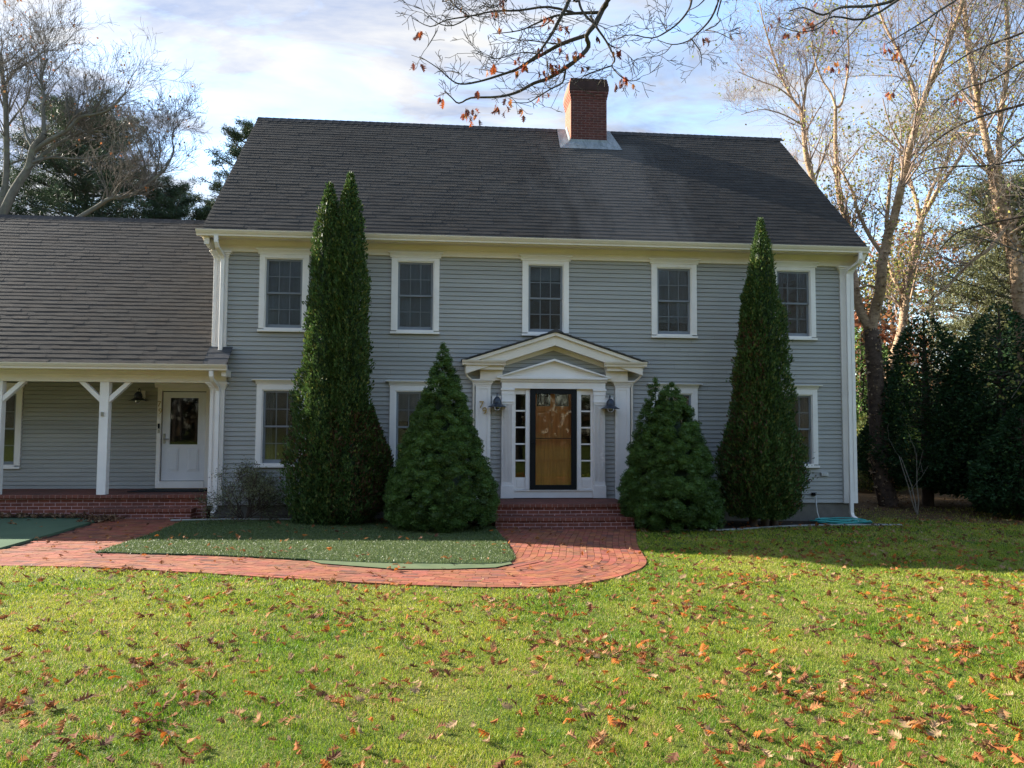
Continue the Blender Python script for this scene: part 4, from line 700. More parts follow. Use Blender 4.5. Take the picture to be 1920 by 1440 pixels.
def drape(poly, off, name, mat, thick=0, step=.4, **kw):
    """flat sheet following the ground, optionally with an edge"""
    bm = bmesh.new(); vs = [bm.verts.new((float(x), float(y), 0)) for x, y in poly]; f = bm.faces.new(vs)
    P = np.asarray(poly)
    for ax in (0, 1):
        lo, hi = P[:,ax].min(), P[:,ax].max()
        for t in np.arange(math.floor(lo/step)*step, hi, step):
            co = [0,0,0]; no = [0,0,0]; co[ax] = float(t) + .0013; no[ax] = 1
            bmesh.ops.bisect_plane(bm, geom=bm.verts[:]+bm.edges[:]+bm.faces[:], plane_co=co, plane_no=no)
    if thick:
        r = bmesh.ops.extrude_face_region(bm, geom=bm.faces[:]); top = {v for v in r['geom'] if isinstance(v, bmesh.types.BMVert)}
    else: top = set(bm.verts)
    for v in bm.verts: v.co.z = float(G(v.co.x, v.co.y)) + (off if v in top else off - thick)
    bmesh.ops.recalc_face_normals(bm, faces=bm.faces[:])
    me = bpy.data.meshes.new(name); bm.to_mesh(me); bm.free(); me.polygons.foreach_set('use_smooth', np.zeros(len(me.polygons), dtype=bool)); me.materials.append(mat)
    o = bpy.data.objects.new(name, me); COL.objects.link(o); tag(o, **kw); return o

def groundmat():
    m, nt, N, L = new_mat('lawn_soil_and_turf')
    tc = N.new('ShaderNodeTexCoord'); v = tc.outputs['Object']
    c = mixc(N, L, maprange(N, L, noise(N, L, v, 2.2, 6, .65), .35, .65, 0, 1), (.070,.105,.016), (.135,.140,.035))
    c = mixc(N, L, maprange(N, L, noise(N, L, v, 30, 3, .7), .45, .7, 0, .7), c, (.045,.065,.014))
    # leaf litter under the trees to the right and behind
    sp = N.new('ShaderNodeSeparateXYZ'); L.new(v, sp.inputs[0])
    w = maprange(N, L, noise(N, L, v, .8, 4, .6), .3, .7, -1.6, 1.6)
    a = nd(N, 'ShaderNodeMath', operation='MULTIPLY_ADD'); L.new(sp.outputs[0], a.inputs[0]); a.inputs[1].default_value = .35; L.new(sp.outputs[1], a.inputs[2])
    b = nd(N, 'ShaderNodeMath', operation='ADD'); L.new(a.outputs[0], b.inputs[0]); L.new(w, b.inputs[1])
    lit = mixc(N, L, maprange(N, L, noise(N, L, v, 18, 5, .7), .35, .7, 0, 1), (.055,.035,.02), (.16,.09,.045))
    c = mixc(N, L, maprange(N, L, b.outputs[0], 18.6, 21.4, 0, .95), c, lit)
    p = N.new('ShaderNodeBsdfPrincipled'); L.new(c, p.inputs['Base Color']); p.inputs['Roughness'].default_value = .95; p.inputs['Specular IOR Level'].default_value = .1
    bn = N.new('ShaderNodeBump'); bn.inputs['Strength'].default_value = .8; bn.inputs['Distance'].default_value = .03
    L.new(noise(N, L, v, 45, 4, .7), bn.inputs['Height']); L.new(bn.outputs[0], p.inputs['Normal'])
    o = N.new('ShaderNodeOutputMaterial'); L.new(p.outputs[0], o.inputs[0]); return m
xs = np.concatenate([[-400,-150,-80,-50,-30], np.arange(-20,20.1,.5), [30,50,80,150,400]])
ys = np.concatenate([[-150,-60,-20,-10,-5], np.arange(-2,22.1,.5), [26,32,40,60,100,200,700]])
XX, YY = np.meshgrid(xs, ys); nx = len(xs)
mb = MB(); mb.add(np.stack([XX, YY, G(XX, np.maximum(YY, -12))], -1).reshape(-1,3), np.array([(j*nx+i, j*nx+i+1, (j+1)*nx+i+1, (j+1)*nx+i) for j in range(len(ys)-1) for i in range(nx-1)]))
mb.build('lawn', groundmat(), kind='structure', smooth=True, label='front lawn')

sand = pmat('jointing_sand', (.06,.03,.024), .2, 12, .95, .1)
drape(WALKPOLY, .006, 'walkway_bed', sand, kind='structure', label='sand bed of the brick walkway')
# individual pavers laid in curved rows parallel to the outer edge
seg = np.diff(WO, axis=0); sl = np.linalg.norm(seg, axis=1); cum = np.concatenate([[0], np.cumsum(sl)])
def at(s):
    s = np.clip(s, 0, cum[-1]-1e-6); i = np.searchsorted(cum, s, side='right')-1; t = (s-cum[i])/sl[i]
    p = WO[i] + seg[i]*t
    e = .18; s2 = min(s+e, cum[-1]-1e-6); s1 = max(s-e, 0); i1 = np.searchsorted(cum, s1, side='right')-1; i2 = np.searchsorted(cum, s2, side='right')-1
    q1 = WO[i1]+seg[i1]*(s1-cum[i1])/sl[i1]; q2 = WO[i2]+seg[i2]*(s2-cum[i2])/sl[i2]; d = q2-q1; d /= np.linalg.norm(d)
    return p, np.array([-d[1], d[0]])          # left normal points to the inside
sA = cum[np.argmin(abs(WO[:,0]+11))]
br = MB(); rr = np.random.default_rng(5)
for row in range(58):
    o0 = .004 + row*.104; o1 = o0 + .0985; om = (o0+o1)/2
    s = sA + rr.uniform(0, .2)
    while s < cum[-1]-.02:
        p, n = at(s); q = p + n*om
        # local stretch of this row
        p2, n2 = at(min(s+.05, cum[-1]-.01)); w = np.linalg.norm((p2+n2*om)-q)/max(np.linalg.norm(p2-p), 1e-6)
        dotf = np.dot((p2+n2*om)-q, p2-p)
        ds = .2/max(w, .12)
        if dotf <= 0 or w < .12: s += .1; continue
        e = min(s+ds-.005/max(w,.12), cum[-1]-.005)
        pe, ne = at(e)
        d = np.min(np.linalg.norm(WO - q, axis=1))
        inside = inpoly(q[0], q[1], WALKPOLY)
        hid = inpoly(q[0], q[1], TURF) and np.min(np.linalg.norm(np.array(TURF)-q, axis=1)) > .5
        if inside and d > om-.06 and not hid and not inpoly(q[0], q[1], GREEN):
            h = .020 + rr.uniform(-.0018, .0018); tl = rr.uniform(-.0012, .0012)
            V = []
            for (pp, nn_) in ((p,n),(pe,ne)):
                for oo in (o0, o1):
                    r2 = pp + nn_*oo; V.append((r2[0], r2[1], G(r2[0], r2[1]) + h + (tl if oo == o0 else -tl)))
            V += [(x, y, z-.03) for x, y, z in V]
            tone = rr.uniform(.80, 1.14); col = np.array((.240,.079,.044))*tone*np.array((1, rr.uniform(.85,1.2), rr.uniform(.85,1.2)))
            if rr.random() < .06: col = np.array((.15,.06,.045))*tone
            br.add(V, np.array([(0,2,3,1),(0,4,6,2),(1,3,7,5),(0,1,5,4),(2,6,7,3)]), col)
        s += ds
M['walk'] = pmat('walkway_brick', (1,1,1), .22, 9, .85, .2, bump=.3, bscale=70, attr=True, stain=((.10,.062,.04), 1.9, .50, .55))
br.build('brick_walkway', M['walk'], kind='structure', label='curving red brick walkway')

M['turfbase'] = pmat('turf_backing', (.03,.055,.025), .2, 8, .9, .1)
drape(TURF, .040, 'artificial_turf', M['turfbase'], thick=.035, kind='structure', label='artificial turf panel edged by the walkway')
M['felt'] = pmat('green_carpet', (.105,.130,.07), .15, 4, .95, .05, stain=((.05,.10,.06), 1.5, .5, .5))
drape(GREEN, .045, 'putting_green', pmat('green_carpet_smooth', (.080,.120,.075), .12, 1.2, .95, .05), thick=.05, kind='structure', label='flat green carpet beside the brick walkway')
drape(UNDER, .034, 'turf_underlay', M['felt'], kind='structure', label='pale green underlay strip showing past the turf')
BED1 = [(-4.95,15.42),(-4.2,15.62),(-.93,15.72),(.9,15.25),(1.0,16.25),(-4.95,16.45)]
BED2 = [(3.72,14.75),(5.2,14.45),(7.2,15.45),(8.9,15.62),(9.1,15.9),(9.1,16.5),(3.7,16.4)]
M['mulch'] = pmat('dark_mulch', (.045,.033,.024), .5, 25, .95, .1, bump=.8, bscale=30, stain=((.10,.06,.035), 14, .5, .8))
drape(BED1, .012, 'mulch_bed', M['mulch'], kind='structure', label='dark mulch bed under the front windows')
drape(BED2, .012, 'mulch_bed', M['mulch'], kind='structure', label='dark mulch bed at the right corner of the house')
drape([(-16,15.74),(-6.85,15.74),(-6.6,15.4),(-6.35,15.3),(-6.35,15.9),(-6.8,16.2),(-16,16.2)], .06, 'leaf_bed', M['mulch'], kind='structure', label='leaf-covered strip below the porch wall')

# blades -----------------------------------------------------------------
def blades(P, hgt, wid, cols, rng, lean=.5):
    n = len(P); a = rng.uniform(0, 2*math.pi, n); b = rng.uniform(0, 2*math.pi, n)
    dx, dy = np.cos(a)*wid/2, np.sin(a)*wid/2
    l = hgt*lean*rng.uniform(.1, 1.3, n); lx, ly = np.cos(b)*l, np.sin(b)*l
    Z = P[:,2]
    v0 = np.stack([P[:,0]-dx, P[:,1]-dy, Z], 1); v1 = np.stack([P[:,0]+dx, P[:,1]+dy, Z], 1)
    v2 = np.stack([P[:,0]+dx*.7+lx*.35, P[:,1]+dy*.7+ly*.35, Z+hgt*.62], 1); v3 = np.stack([P[:,0]-dx*.7+lx*.35, P[:,1]-dy*.7+ly*.35, Z+hgt*.62], 1)
    v4 = np.stack([P[:,0]+lx, P[:,1]+ly, Z+hgt*rng.uniform(.75,1.05,n)], 1)
    V = np.stack([v0,v1,v2,v3,v4], 1).reshape(-1,3); C = np.repeat(cols, 5, 0)
    B = np.arange(n)[:,None]*5
    return V, B+np.array([[0,1,2,3]]), B+np.array([[3,2,4]]), C
def vnoise(x, y, s, seed):
    """smooth value noise for clumping"""
    r = np.random.default_rng(seed).random((64,64)); X = x/s; Y = y/s
    i = np.floor(X).astype(int); j = np.floor(Y).astype(int); u = X-i; v = Y-j; u = u*u*(3-2*u); v = v*v*(3-2*v)
    g = lambda a, b: r[a % 64, b % 64]
    return (g(i,j)*(1-u)+g(i+1,j)*u)*(1-v) + (g(i,j+1)*(1-u)+g(i+1,j+1)*u)*v
gr = np.random.default_rng(21); lawn = MB()
for (ya, yb, dens, h, w) in ((3.3,4.6,17000,.029,.0026),(4.6,6.2,12500,.030,.0033),(6.2,8.6,8000,.031,.0043),(8.6,12.5,4800,.033,.0058),(12.5,19,1600,.038,.010)):
    xa, xb = -.66*yb-3.2, .80*yb+4.5
    n = int((xb-xa)*(yb-ya)*dens); x = gr.uniform(xa, xb, n); y = gr.uniform(ya, yb, n)
    jx = (vnoise(x,y,.05,31)-.5)*.11 + (vnoise(x,y,.5,33)-.5)*.10; core_ = (x > -.66*y-1.0) & (x < .80*y+1.2); k = (core_ | (gr.random(n) < .38)) & ~inpoly(x+jx, y+jx+.025, WALKPOLY) & ~inpoly(x, y, BED2) & ~((y > 16.1) & (x < 9.1))
    k &= ~((x*.35+y + 2*(vnoise(x,y,.9,3)-.5) > 19.6) & (gr.random(n) < .9))
    x, y, core_ = x[k], y[k], core_[k]; n = len(x)
    t = vnoise(x,y,.16,1)*.6 + vnoise(x,y,.8,2)*.4
    keep = gr.random(n) < .40 + .75*t; x, y, t, core_ = x[keep], y[keep], t[keep], core_[keep]; n = len(x)
    green = np.array((.120,.240,.010)); yel = np.array((.375,.395,.034)); dry = np.array((.48,.38,.14)); deep = np.array((.035,.105,.008))
    q = np.clip(vnoise(x,y,.30,4)*.55 + vnoise(x,y,1.3,9)*.55 + (y-7)*.035 - .02 + gr.normal(0,.20,n), 0, 1)[:,None]
    C = green*(1-q)+yel*q
    m = gr.random(n) + .45*(.5-vnoise(x,y,.55,14)); C[m < .155] = dry*gr.uniform(.55,1.15,(np.sum(m<.155),1)); C[m > .82] = deep
    C *= gr.uniform(.75,1.25,(n,1))
    hh = h*(.35+1.05*t)*gr.uniform(.5,1.45,n)
    V, F1, F2, CC = blades(np.stack([x,y,G(x,y)-.002],1), hh, w*gr.uniform(.7,1.3,n)*np.where(core_, 1, 1.9), C, gr, 1.15)
    lawn.add(V, F1, CC); lawn.loops.append(F2.ravel()+lawn.n-len(V)); lawn.tot.append(np.full(len(F2),3))
M['grass'] = pmat('grass_blades', (1,1,1), 0, 1, .5, .35, attr=True, transl=.42)
lawn.build('grass', M['grass'], kind='stuff', label='short green grass covering the front lawn', cat='grass')
n = 170000; x = gr.uniform(-5.1,1.3,n); y = gr.uniform(10.2,15.9,n); jx = gr.normal(0,.012,n) + (vnoise(x,y,.3,17)-.5)*.05; k = inpoly(x+jx,y+jx,TURF); x, y = x[k], y[k]; n = len(x)
C = np.array((.100,.135,.036))*gr.uniform(.6,1.5,(n,1)); m = gr.random(n) < .10; C[m] = np.array((.20,.24,.13))  # glints painted in: scattered pile blades take a paler colour
tb = MB(); V, F1, F2, CC = blades(np.stack([x,y,G(x,y)+.026],1), gr.uniform(.022,.048,n), gr.uniform(.005,.009,n), C, gr, 1.0)
tb.add(V, F1, CC); tb.loops.append(F2.ravel()); tb.tot.append(np.full(len(F2),3))
tb.build('turf_pile', pmat('plastic_turf_pile', (1,1,1), 0, 1, .45, .4, attr=True, transl=.3), kind='stuff', label='short plastic pile of the artificial turf', cat='turf')

# fallen oak leaves --------------------------------------------------------
def oak_leaf(rng, small=False):
    """one curled, lobed leaf, unit length, stem at the origin end"""
    st = [(-.52,.008),(-.34,.010),(-.30,.05),(-.20,.26),(-.14,.09),(-.04,.36),(.03,.10),(.13,.34),(.20,.09),(.30,.20),(.36,.07),(.50,.004)]
    if small: st = [(-.5,.01),(-.3,.05),(-.16,.30),(-.06,.10),(.10,.34),(.2,.1),(.34,.2),(.5,.01)]
    V = []; c1 = rng.uniform(.4, 2.4)*rng.choice([1,1,-1]); c2 = rng.uniform(-.9, 1.2); tw = rng.uniform(-.9,.9)
    for (t, w) in st:
        j = rng.uniform(.8, 1.2); sh = .10 if w > .15 else 0
        for s in (-1, 0, 1):
            xx = t + (sh if s else 0); ww = s*w*j; z = c1*ww*ww + c2*(t*t) + tw*ww*t + (rng.uniform(-.035,.035) if s else 0)
            V.append((xx, ww*(1-.35*abs(c1*ww)), z))
    F = []
    for i in range(len(st)-1):
        for s in (0, 1): F.append((i*3+s, i*3+s+1, (i+1)*3+s+1, (i+1)*3+s))
    V = np.array(V); V[:,2] -= V[:,2].min(); return V, np.array(F)
LEAFC = [(.28,.095,.028),(.30,.135,.050),(.17,.065,.028),(.35,.19,.085),(.21,.072,.026),(.37,.115,.018),(.12,.052,.028),(.35,.23,.13)]
lr = np.random.default_rng(77)
N0 = 21000; ly = 3.4 + 13*lr.random(N0)**1.0; lx = lr.uniform(-.72,.86,N0)*ly
dens = np.where(ly < 12, 1, .7)*np.clip(.50 + .30*(lx/ly+.35) + .35*np.clip((6.5-ly)/2.5,0,1), .12, .95)*(.26 + 1.0*vnoise(lx,ly,.4,8)**1.7)
dens *= np.clip(.55+.5*vnoise(lx,ly,1.7,12),0,1)*1.15
dens *= np.where(inpoly(lx,ly,WALKPOLY), .22, 1)*np.where((ly>15.8)&(lx<9.2), 0, 1)
wgt = ly/16.4
k = lr.random(N0) < dens*np.clip(.40+.9*wgt,0,1)*1.0
lx, ly = lx[k], ly[k]; o = np.argsort(ly); lx, ly = lx[o], ly[o]
def leaf_xf(V, x, y, s, rz, tx, ty, dz=0):
    R = (Matrix.Rotation(rz,3,'Z') @ Matrix.Rotation(tx,3,'X') @ Matrix.Rotation(ty,3,'Y')); W = (V*s) @ np.array(R).T
    W[:,2] -= W[:,2].min()*.55; return W
variants = []
for i in range(24):
    V, F = oak_leaf(lr); c = np.array(LEAFC[i % 8]); mb = MB(); cc = c*lr.uniform(.85,1.15)
    mb.add(V, F, np.clip(cc*(1+.18*np.sin(np.arange(len(V)))[:,None]),0,1)); variants.append((mb, V, F, cc))
M['leaf'] = pmat('dry_oak_leaf', (1,1,1), .22, 30, .75, .15, attr=True, transl=.28)
vm = [v[0].mesh('oak_leaf', M['leaf']) for v in variants]
inframe = (lx > -.66*ly-.1) & (lx < .78*ly+.1) & (ly > 3.75)
idx = np.nonzero(inframe)[0]; solo = set(idx[:300].tolist())
litter = MB()
for i in range(len(lx)):
    x, y = float(lx[i]), float(ly[i]); s = lr.uniform(.05,.125)*(1.0 if y < 8 else 1.05); rz = lr.uniform(0,2*math.pi); tx, ty = lr.normal(0,.38,2); k = int(lr.integers(24))
    base = float(G(x,y)) + (.018 if not inpoly(x,y,WALKPOLY) else .028 + (.05 if inpoly(x,y,TURF) else 0))
    if i in solo:
        o = bpy.data.objects.new('fallen_leaf', vm[k]); COL.objects.link(o); o.rotation_euler = (tx, ty, rz); o.scale = (s,s,s)
        o.location = (x, y, base + .004)
        tag(o, 'dry brown lobed oak leaf lying on the near sunlit lawn', 'leaf', 'fallen oak leaves on the near lawn')
    else:
        mbv, V, F, cc = variants[k]; W = leaf_xf(V, x, y, s, rz, tx, ty) + np.array((x,y,base)); litter.add(W, F, np.clip(cc*(1+.15*np.sin(np.arange(len(V)))[:,None]),0,1))
# pale and brown litter along the beds and under the trees on the right
def scatter(n, fn, smin, smax, pal, zoff=.02):
    for _ in range(n):
        x, y = fn(); V, F = LV[int(lr.integers(8))]; s = lr.uniform(smin, smax)
        W = leaf_xf(V, x, y, s, lr.uniform(0,6.28), lr.normal(0,.5), lr.normal(0,.5)) + np.array((x,y,float(G(x,y))+zoff)); litter.add(W, F, np.array(pal[int(lr.integers(len(pal)))])*lr.uniform(.7,1.2))
LV = [oak_leaf(lr, True) for _ in range(8)]
BR = [(.14,.075,.04),(.20,.11,.06),(.09,.05,.03),(.28,.18,.10)]
scatter(520, lambda: (lr.uniform(-10.5,-6.3), lr.uniform(15.55,16.12)), .06, .12, BR, .07)
scatter(110, lambda: (lr.uniform(-6.75,-6.1), lr.uniform(15.1,15.8)), .06, .11, BR, .05)
scatter(230, lambda: (lr.uniform(-4.9,.9), 15.72 + lr.normal(0,.10) - .06), .05, .09, BR+[(.34,.27,.15)], .04)
scatter(90, lambda: (lr.uniform(-1.2,.95), 14.9 + abs(lr.normal(0,.25)) - .55*0), .05, .09, BR+[(.34,.27,.15)], .06)
scatter(700, lambda: (lr.uniform(8.9,17.5), lr.uniform(13.6,21.5)), .05, .10, BR+[(.36,.28,.14),(.30,.25,.12)], .035)
scatter(60, lambda: (lr.uniform(3.7,9), lr.uniform(14.2,15.9)), .05, .09, BR, .03)
litter.build('leaf_litter', M['leaf'], kind='stuff', label='scattered dry brown oak leaves over the far lawn, walkway and beds', cat='leaves')

# doormat, hose, edging, splash block -----------------------------------------
mb = MB(); mb.prism([(-6.50,16.75),(-4.98,16.75),(-4.98,17.6),(-6.25,17.6)], 'z', .633, .65); mb.build('doormat', M['mat'], label='black doormat in front of the white porch side door', cat='doormat', bevel=.004)
mb = MB(); P = []
hr = np.random.default_rng(4)
for t in np.linspace(0, 1, 420):
    a = t*2*math.pi*6.5; rx = .42 + .10*math.sin(a*.37) + .05*math.sin(a*1.7); ry = .17 + .04*math.sin(a*.61+1)
    x = 8.30 + rx*math.cos(a) + .10*math.sin(a*.19); y = 15.72 + ry*math.sin(a); P.append((x, y, float(G(x,y)) + .03 + .085*t + .014*math.sin(a*2.3)))
P += [(8.75,15.6,.07),(8.95,15.55,.10),(9.02,15.6,.06),(8.85,15.72,.04),(8.6,15.8,.04)]
mb.tube(P, .013, 6); mb.build('garden_hose', M['hose'], smooth=True, label='teal garden hose coiled on the ground by the right corner downspout', cat='garden hose')
mb = MB(); mb.tube([(8.02,YW-.13,.57),(8.02,YW-.15,.45),(8.03,YW-.16,.25),(8.06,YW-.2,.10),(8.12,YW-.3,.06)], .013, 6); mb.build('supply_hose', M['whitepvc'], smooth=True, label='short white hose hanging from the tap above the teal hose', cat='hose')
mb = MB(); e = smooth_path([(3.8,14.72),(5.2,14.42),(7.2,15.42),(8.9,15.56),(9.6,15.5)], 3)
mb.tube([(float(x), float(y), float(G(x,y))+.012) for x, y in e[4:]], .028, 6); mb.build('garden_edging', M['stone'], smooth=True, label='pale stone edging in front of the right mulch bed', cat='edging')
mb = MB(); e = [(-5.15,15.40),(-4.6,15.50),(-4.23,15.60),(-3.2,15.64),(-2.3,15.68)]
mb.tube([(x, y, float(G(x,y))+.05) for x, y in e], .022, 6); mb.build('garden_edging', M['stone'], smooth=True, label='pale edging strip in front of the bare shrub and left mulch bed', cat='edging')
mb = MB(); mb.prism([(8.82,15.86),(8.96,15.84),(9.34,15.58),(9.14,15.50)], 'z', .0, .035); mb.build('splash_block', M['black'], label='dark splash block under the right corner downspout', cat='splash block', bevel=.005)
# ------------------------------------------------------------------ vegetation
def norm(v): v = np.asarray(v, float); return v/(np.linalg.norm(v)+1e-9)
def cards(P, D, size, rng, aspect=.5, bend=.0, cols=None):
    """kite-shaped leaves at P pointing along D (n,3)"""
    n = len(P); D = D/(np.linalg.norm(D,axis=1)[:,None]+1e-9); A = np.cross(D, rng.normal(0,1,(n,3))); A /= np.linalg.norm(A,axis=1)[:,None]+1e-9
    B = np.cross(D, A); s = np.broadcast_to(size, (n,))[:,None]
    v0 = P; v1 = P + D*s*.45 + A*s*aspect*.5; v2 = P + D*s + B*s*bend; v3 = P + D*s*.45 - A*s*aspect*.5
    V = np.stack([v0,v1,v2,v3],1).reshape(-1,3); F = np.arange(n)[:,None]*4 + np.array([[0,1,2,3]])
    return V, F, (None if cols is None else np.repeat(cols,4,0))
def spike(P, D, ln, wd, rng, cols):
    """needle triangles"""
    n = len(P); D = D/(np.linalg.norm(D,axis=1)[:,None]+1e-9); A = np.cross(D, rng.normal(0,1,(n,3))); A /= np.linalg.norm(A,axis=1)[:,None]+1e-9
    V = np.stack([P-A*wd/2, P+A*wd/2, P+D*ln[:,None]],1).reshape(-1,3); F = np.arange(n)[:,None]*3+np.array([[0,1,2]])
    return V, F, np.repeat(cols,3,0)
M['conifer'] = pmat('evergreen_foliage', (1,1,1), 0, 1, .6, .25, attr=True, transl=.22)
M['needles'] = pmat('pine_needles', (1,1,1), 0, 1, .55, .3, attr=True, transl=.2)
M['leafy'] = pmat('green_leaves', (1,1,1), 0, 1, .6, .15, attr=True, transl=.35)
M['bark'] = pmat('dark_bark', (.085,.062,.048), .35, 7, .95, .1, bump=.9, bscale=22, stretch=(1,1,.35))
M['greybark'] = pmat('lichened_grey_bark', (.13,.12,.10), .3, 3, .95, .1, bump=.8, bscale=20, stain=((.22,.22,.13), 3.5, .52, .6))
M['twig'] = pmat('bare_twig_bark', (.14,.12,.10), .2, 4, .9, .1)
M['redtwig'] = pmat('reddish_birch_twig', (.26,.19,.15), .2, 4, .9, .1)
M['birch'] = pmat('peeling_river_birch_bark', (.36,.25,.155), .35, 5, .9, .15, bump=1.0, bscale=16, stain=((.12,.07,.05), 9, .50, .85), stretch=(1,1,2.2))
M['shadebirch'] = pmat('shaded_birch_bark', (.12,.085,.065), .35, 6, .95, .1, bump=1.0, bscale=16, stain=((.05,.035,.03), 7, .44, .8), stretch=(1,1,1.6))  # house shade painted into the lower trunk: darker copy of the birch bark

def grow(out, rng, p, d, L, r, lvl, wob=.22, trop=.10, spread=(.45,.95), kids=(2,4), shrink=(.5,.75), nseg=4, tip=None, rmin=.0025):
    p = np.array(p, float); d = norm(d); P = [p.copy()]; R = [r]
    for i in range(nseg):
        d = norm(d + rng.normal(0, wob, 3) + np.array((0,0,trop))); p = p + d*L/nseg; P.append(p.copy()); R.append(max(r*(1-.6*(i+1)/nseg), rmin))
    out.append((np.array(P), np.array(R)))
    if lvl <= 0:
        if tip is not None: tip.append((p, d))
        return
    for _ in range(int(rng.integers(kids[0], kids[1]+1))):
        t = rng.uniform(.25, 1.0); f = t*nseg; i = min(int(f), nseg-1); q = P[i]*(1-(f-i)) + P[i+1]*(f-i)
        dd = norm(P[i+1]-P[i]); a = rng.uniform(*spread); ax = norm(np.cross(dd, rng.normal(0,1,3)))
        nd_ = norm(dd*math.cos(a) + np.cross(ax, dd)*math.sin(a))
        grow(out, rng, q, nd_, L*rng.uniform(*shrink)*(1.15-.4*t), max(R[i]*.55, rmin), lvl-1, wob, trop, spread, kids, shrink, max(3, nseg-1), tip, rmin)
def spawn(out, rng, tr, n, L, lvl, tmin=.2, up=.5, r=None, tip=None, side=None, **kw):
    """side branches off a traced limb"""
    P = np.array(tr)[:,:3]; R = np.array(tr)[:,3]; m = len(P)-1
    for _ in range(n):
        t = rng.uniform(tmin, 1)*m; i = min(int(t), m-1); q = P[i]*(1-(t-i)) + P[i+1]*(t-i); dd = norm(P[i+1]-P[i])
        v = rng.normal(0,1,3); v[2] = abs(v[2])*up*2
        if side is not None: v = v + np.array(side)
        d = norm(dd*.7 + norm(v)); rr_ = r if r else min(max(R[i]*.30, .004), .03)
        grow(out, rng, q, d, L*rng.uniform(.6,1.15), rr_, lvl, tip=tip, **kw)
def wood(name, segs, mat, parent, k=5, kt=3, thr=.02, smooth=True):
    mb = MB()
    for P, R in segs: mb.tube(P, R, k if R[0] > thr else kt, cap=False)
    return mb.build(name, mat, parent, smooth=smooth)
def traced(tr, sub=3):
    P = np.array(tr); Q = [P[0]]
    # Catmull-Rom refinement so limbs bend smoothly
    for i in range(len(P)-1):
        a, b, c, d = P[max(i-1,0)], P[i], P[i+1], P[min(i+2,len(P)-1)]
        for s in range(1, sub+1):
            t = s/sub; Q.append(.5*((2*b)+(-a+c)*t+(2*a-5*b+4*c-d)*t*t+(-a+3*b-3*c+d)*t**3))
    Q = np.array(Q); return Q[:,:3], np.maximum(Q[:,3], .002)

# --- columnar arborvitae ---------------------------------------------------
def arborvitae(name, stems, n, seed, label, brown, depth=.9, group=None):
    """stems: list of (cx, cy, base z, [(z, half width)...]) grown into one shaggy column"""
    rng = np.random.default_rng(seed); cx, cy, bz, _ = stems[0]
    root = empty(name, (cx, cy, bz), label, 'tree', group)
    tot = MB(); core = MB(); tr = []
    for (cx, cy, bz, prof) in stems:
        pr = np.array(prof); Z = pr[:,0]; W = np.maximum(pr[:,1]*.93-.02,.02)
        m = int(n/len(stems)); z = rng.uniform(0,1,m*3); z = Z[0] + (Z[-1]-Z[0])*z; w = np.interp(z, Z, W); keep = rng.random(m*3) < w/W.max()+.06; z = z[keep][:m]; w = w[keep][:m]; m = len(z)
        a = rng.uniform(0, 2*math.pi, m)
        # vertical flutes and horizontal tiers give light and dark clumps
        fl = 1 + .08*np.sin(a*4 + z*1.1) + .17*(vnoise(a*.9+3, z*.8, .42, seed)-.5)*2 + .20*(vnoise(a*1.1+7, z*.9, .17, seed+1)-.5)*2 + .10*(vnoise(a*1.3+2, z, .07, seed+2)-.5)*2
        rad = w*fl*(1 - .30*rng.random(m)**2.2) + rng.normal(0,.012,m); rad = rad*np.where(vnoise(a*2.2, z, .09, seed+9) > .86, 1.13, 1)
        P = np.stack([cx+np.cos(a)*rad, cy+np.sin(a)*rad*depth, z], 1)
        D = np.stack([np.cos(a)*.55, np.sin(a)*.55, np.full(m,.9)], 1) + rng.normal(0,.33,(m,3))
        c = np.array((.055,.100,.024))*rng.uniform(.5,1.5,(m,1))*(.75+.5*vnoise(a*1.1+5, z, .2, seed+4))[:,None]
        yel = rng.random(m) < .14; c[yel] = np.array((.15,.17,.04))*rng.uniform(.7,1.2,(yel.sum(),1))
        for (bx, bz0, bz1, amt) in brown:
            q = (np.sign(bx)*np.cos(a) > .25) & (z > bz0) & (z < bz1) & (rng.random(m) < amt); c[q] = np.array((.11,.055,.03))*rng.uniform(.6,1.2,(q.sum(),1))
        V, F, C = cards(P, D, rng.uniform(.03,.085,m), rng, .5, .15, c); tot.add(V, F, C)
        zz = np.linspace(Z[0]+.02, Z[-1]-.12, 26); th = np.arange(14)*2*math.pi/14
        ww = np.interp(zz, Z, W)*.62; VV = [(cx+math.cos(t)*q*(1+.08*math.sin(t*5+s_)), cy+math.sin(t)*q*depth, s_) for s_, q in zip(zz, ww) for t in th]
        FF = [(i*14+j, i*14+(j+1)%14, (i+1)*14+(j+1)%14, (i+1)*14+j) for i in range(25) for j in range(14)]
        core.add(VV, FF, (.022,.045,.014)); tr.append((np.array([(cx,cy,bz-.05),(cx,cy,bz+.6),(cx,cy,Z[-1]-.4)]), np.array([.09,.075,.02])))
    co = tot; off = core
    co.v += off.v; co.c += off.c; co.loops += [l + co.n for l in off.loops]; co.tot += off.tot; co.n += off.n
    co.build('crown', M['conifer'], root); wood('trunk', tr, M['bark'], root, 8)
    return root
gl = lambda x, y: float(G(x, y))
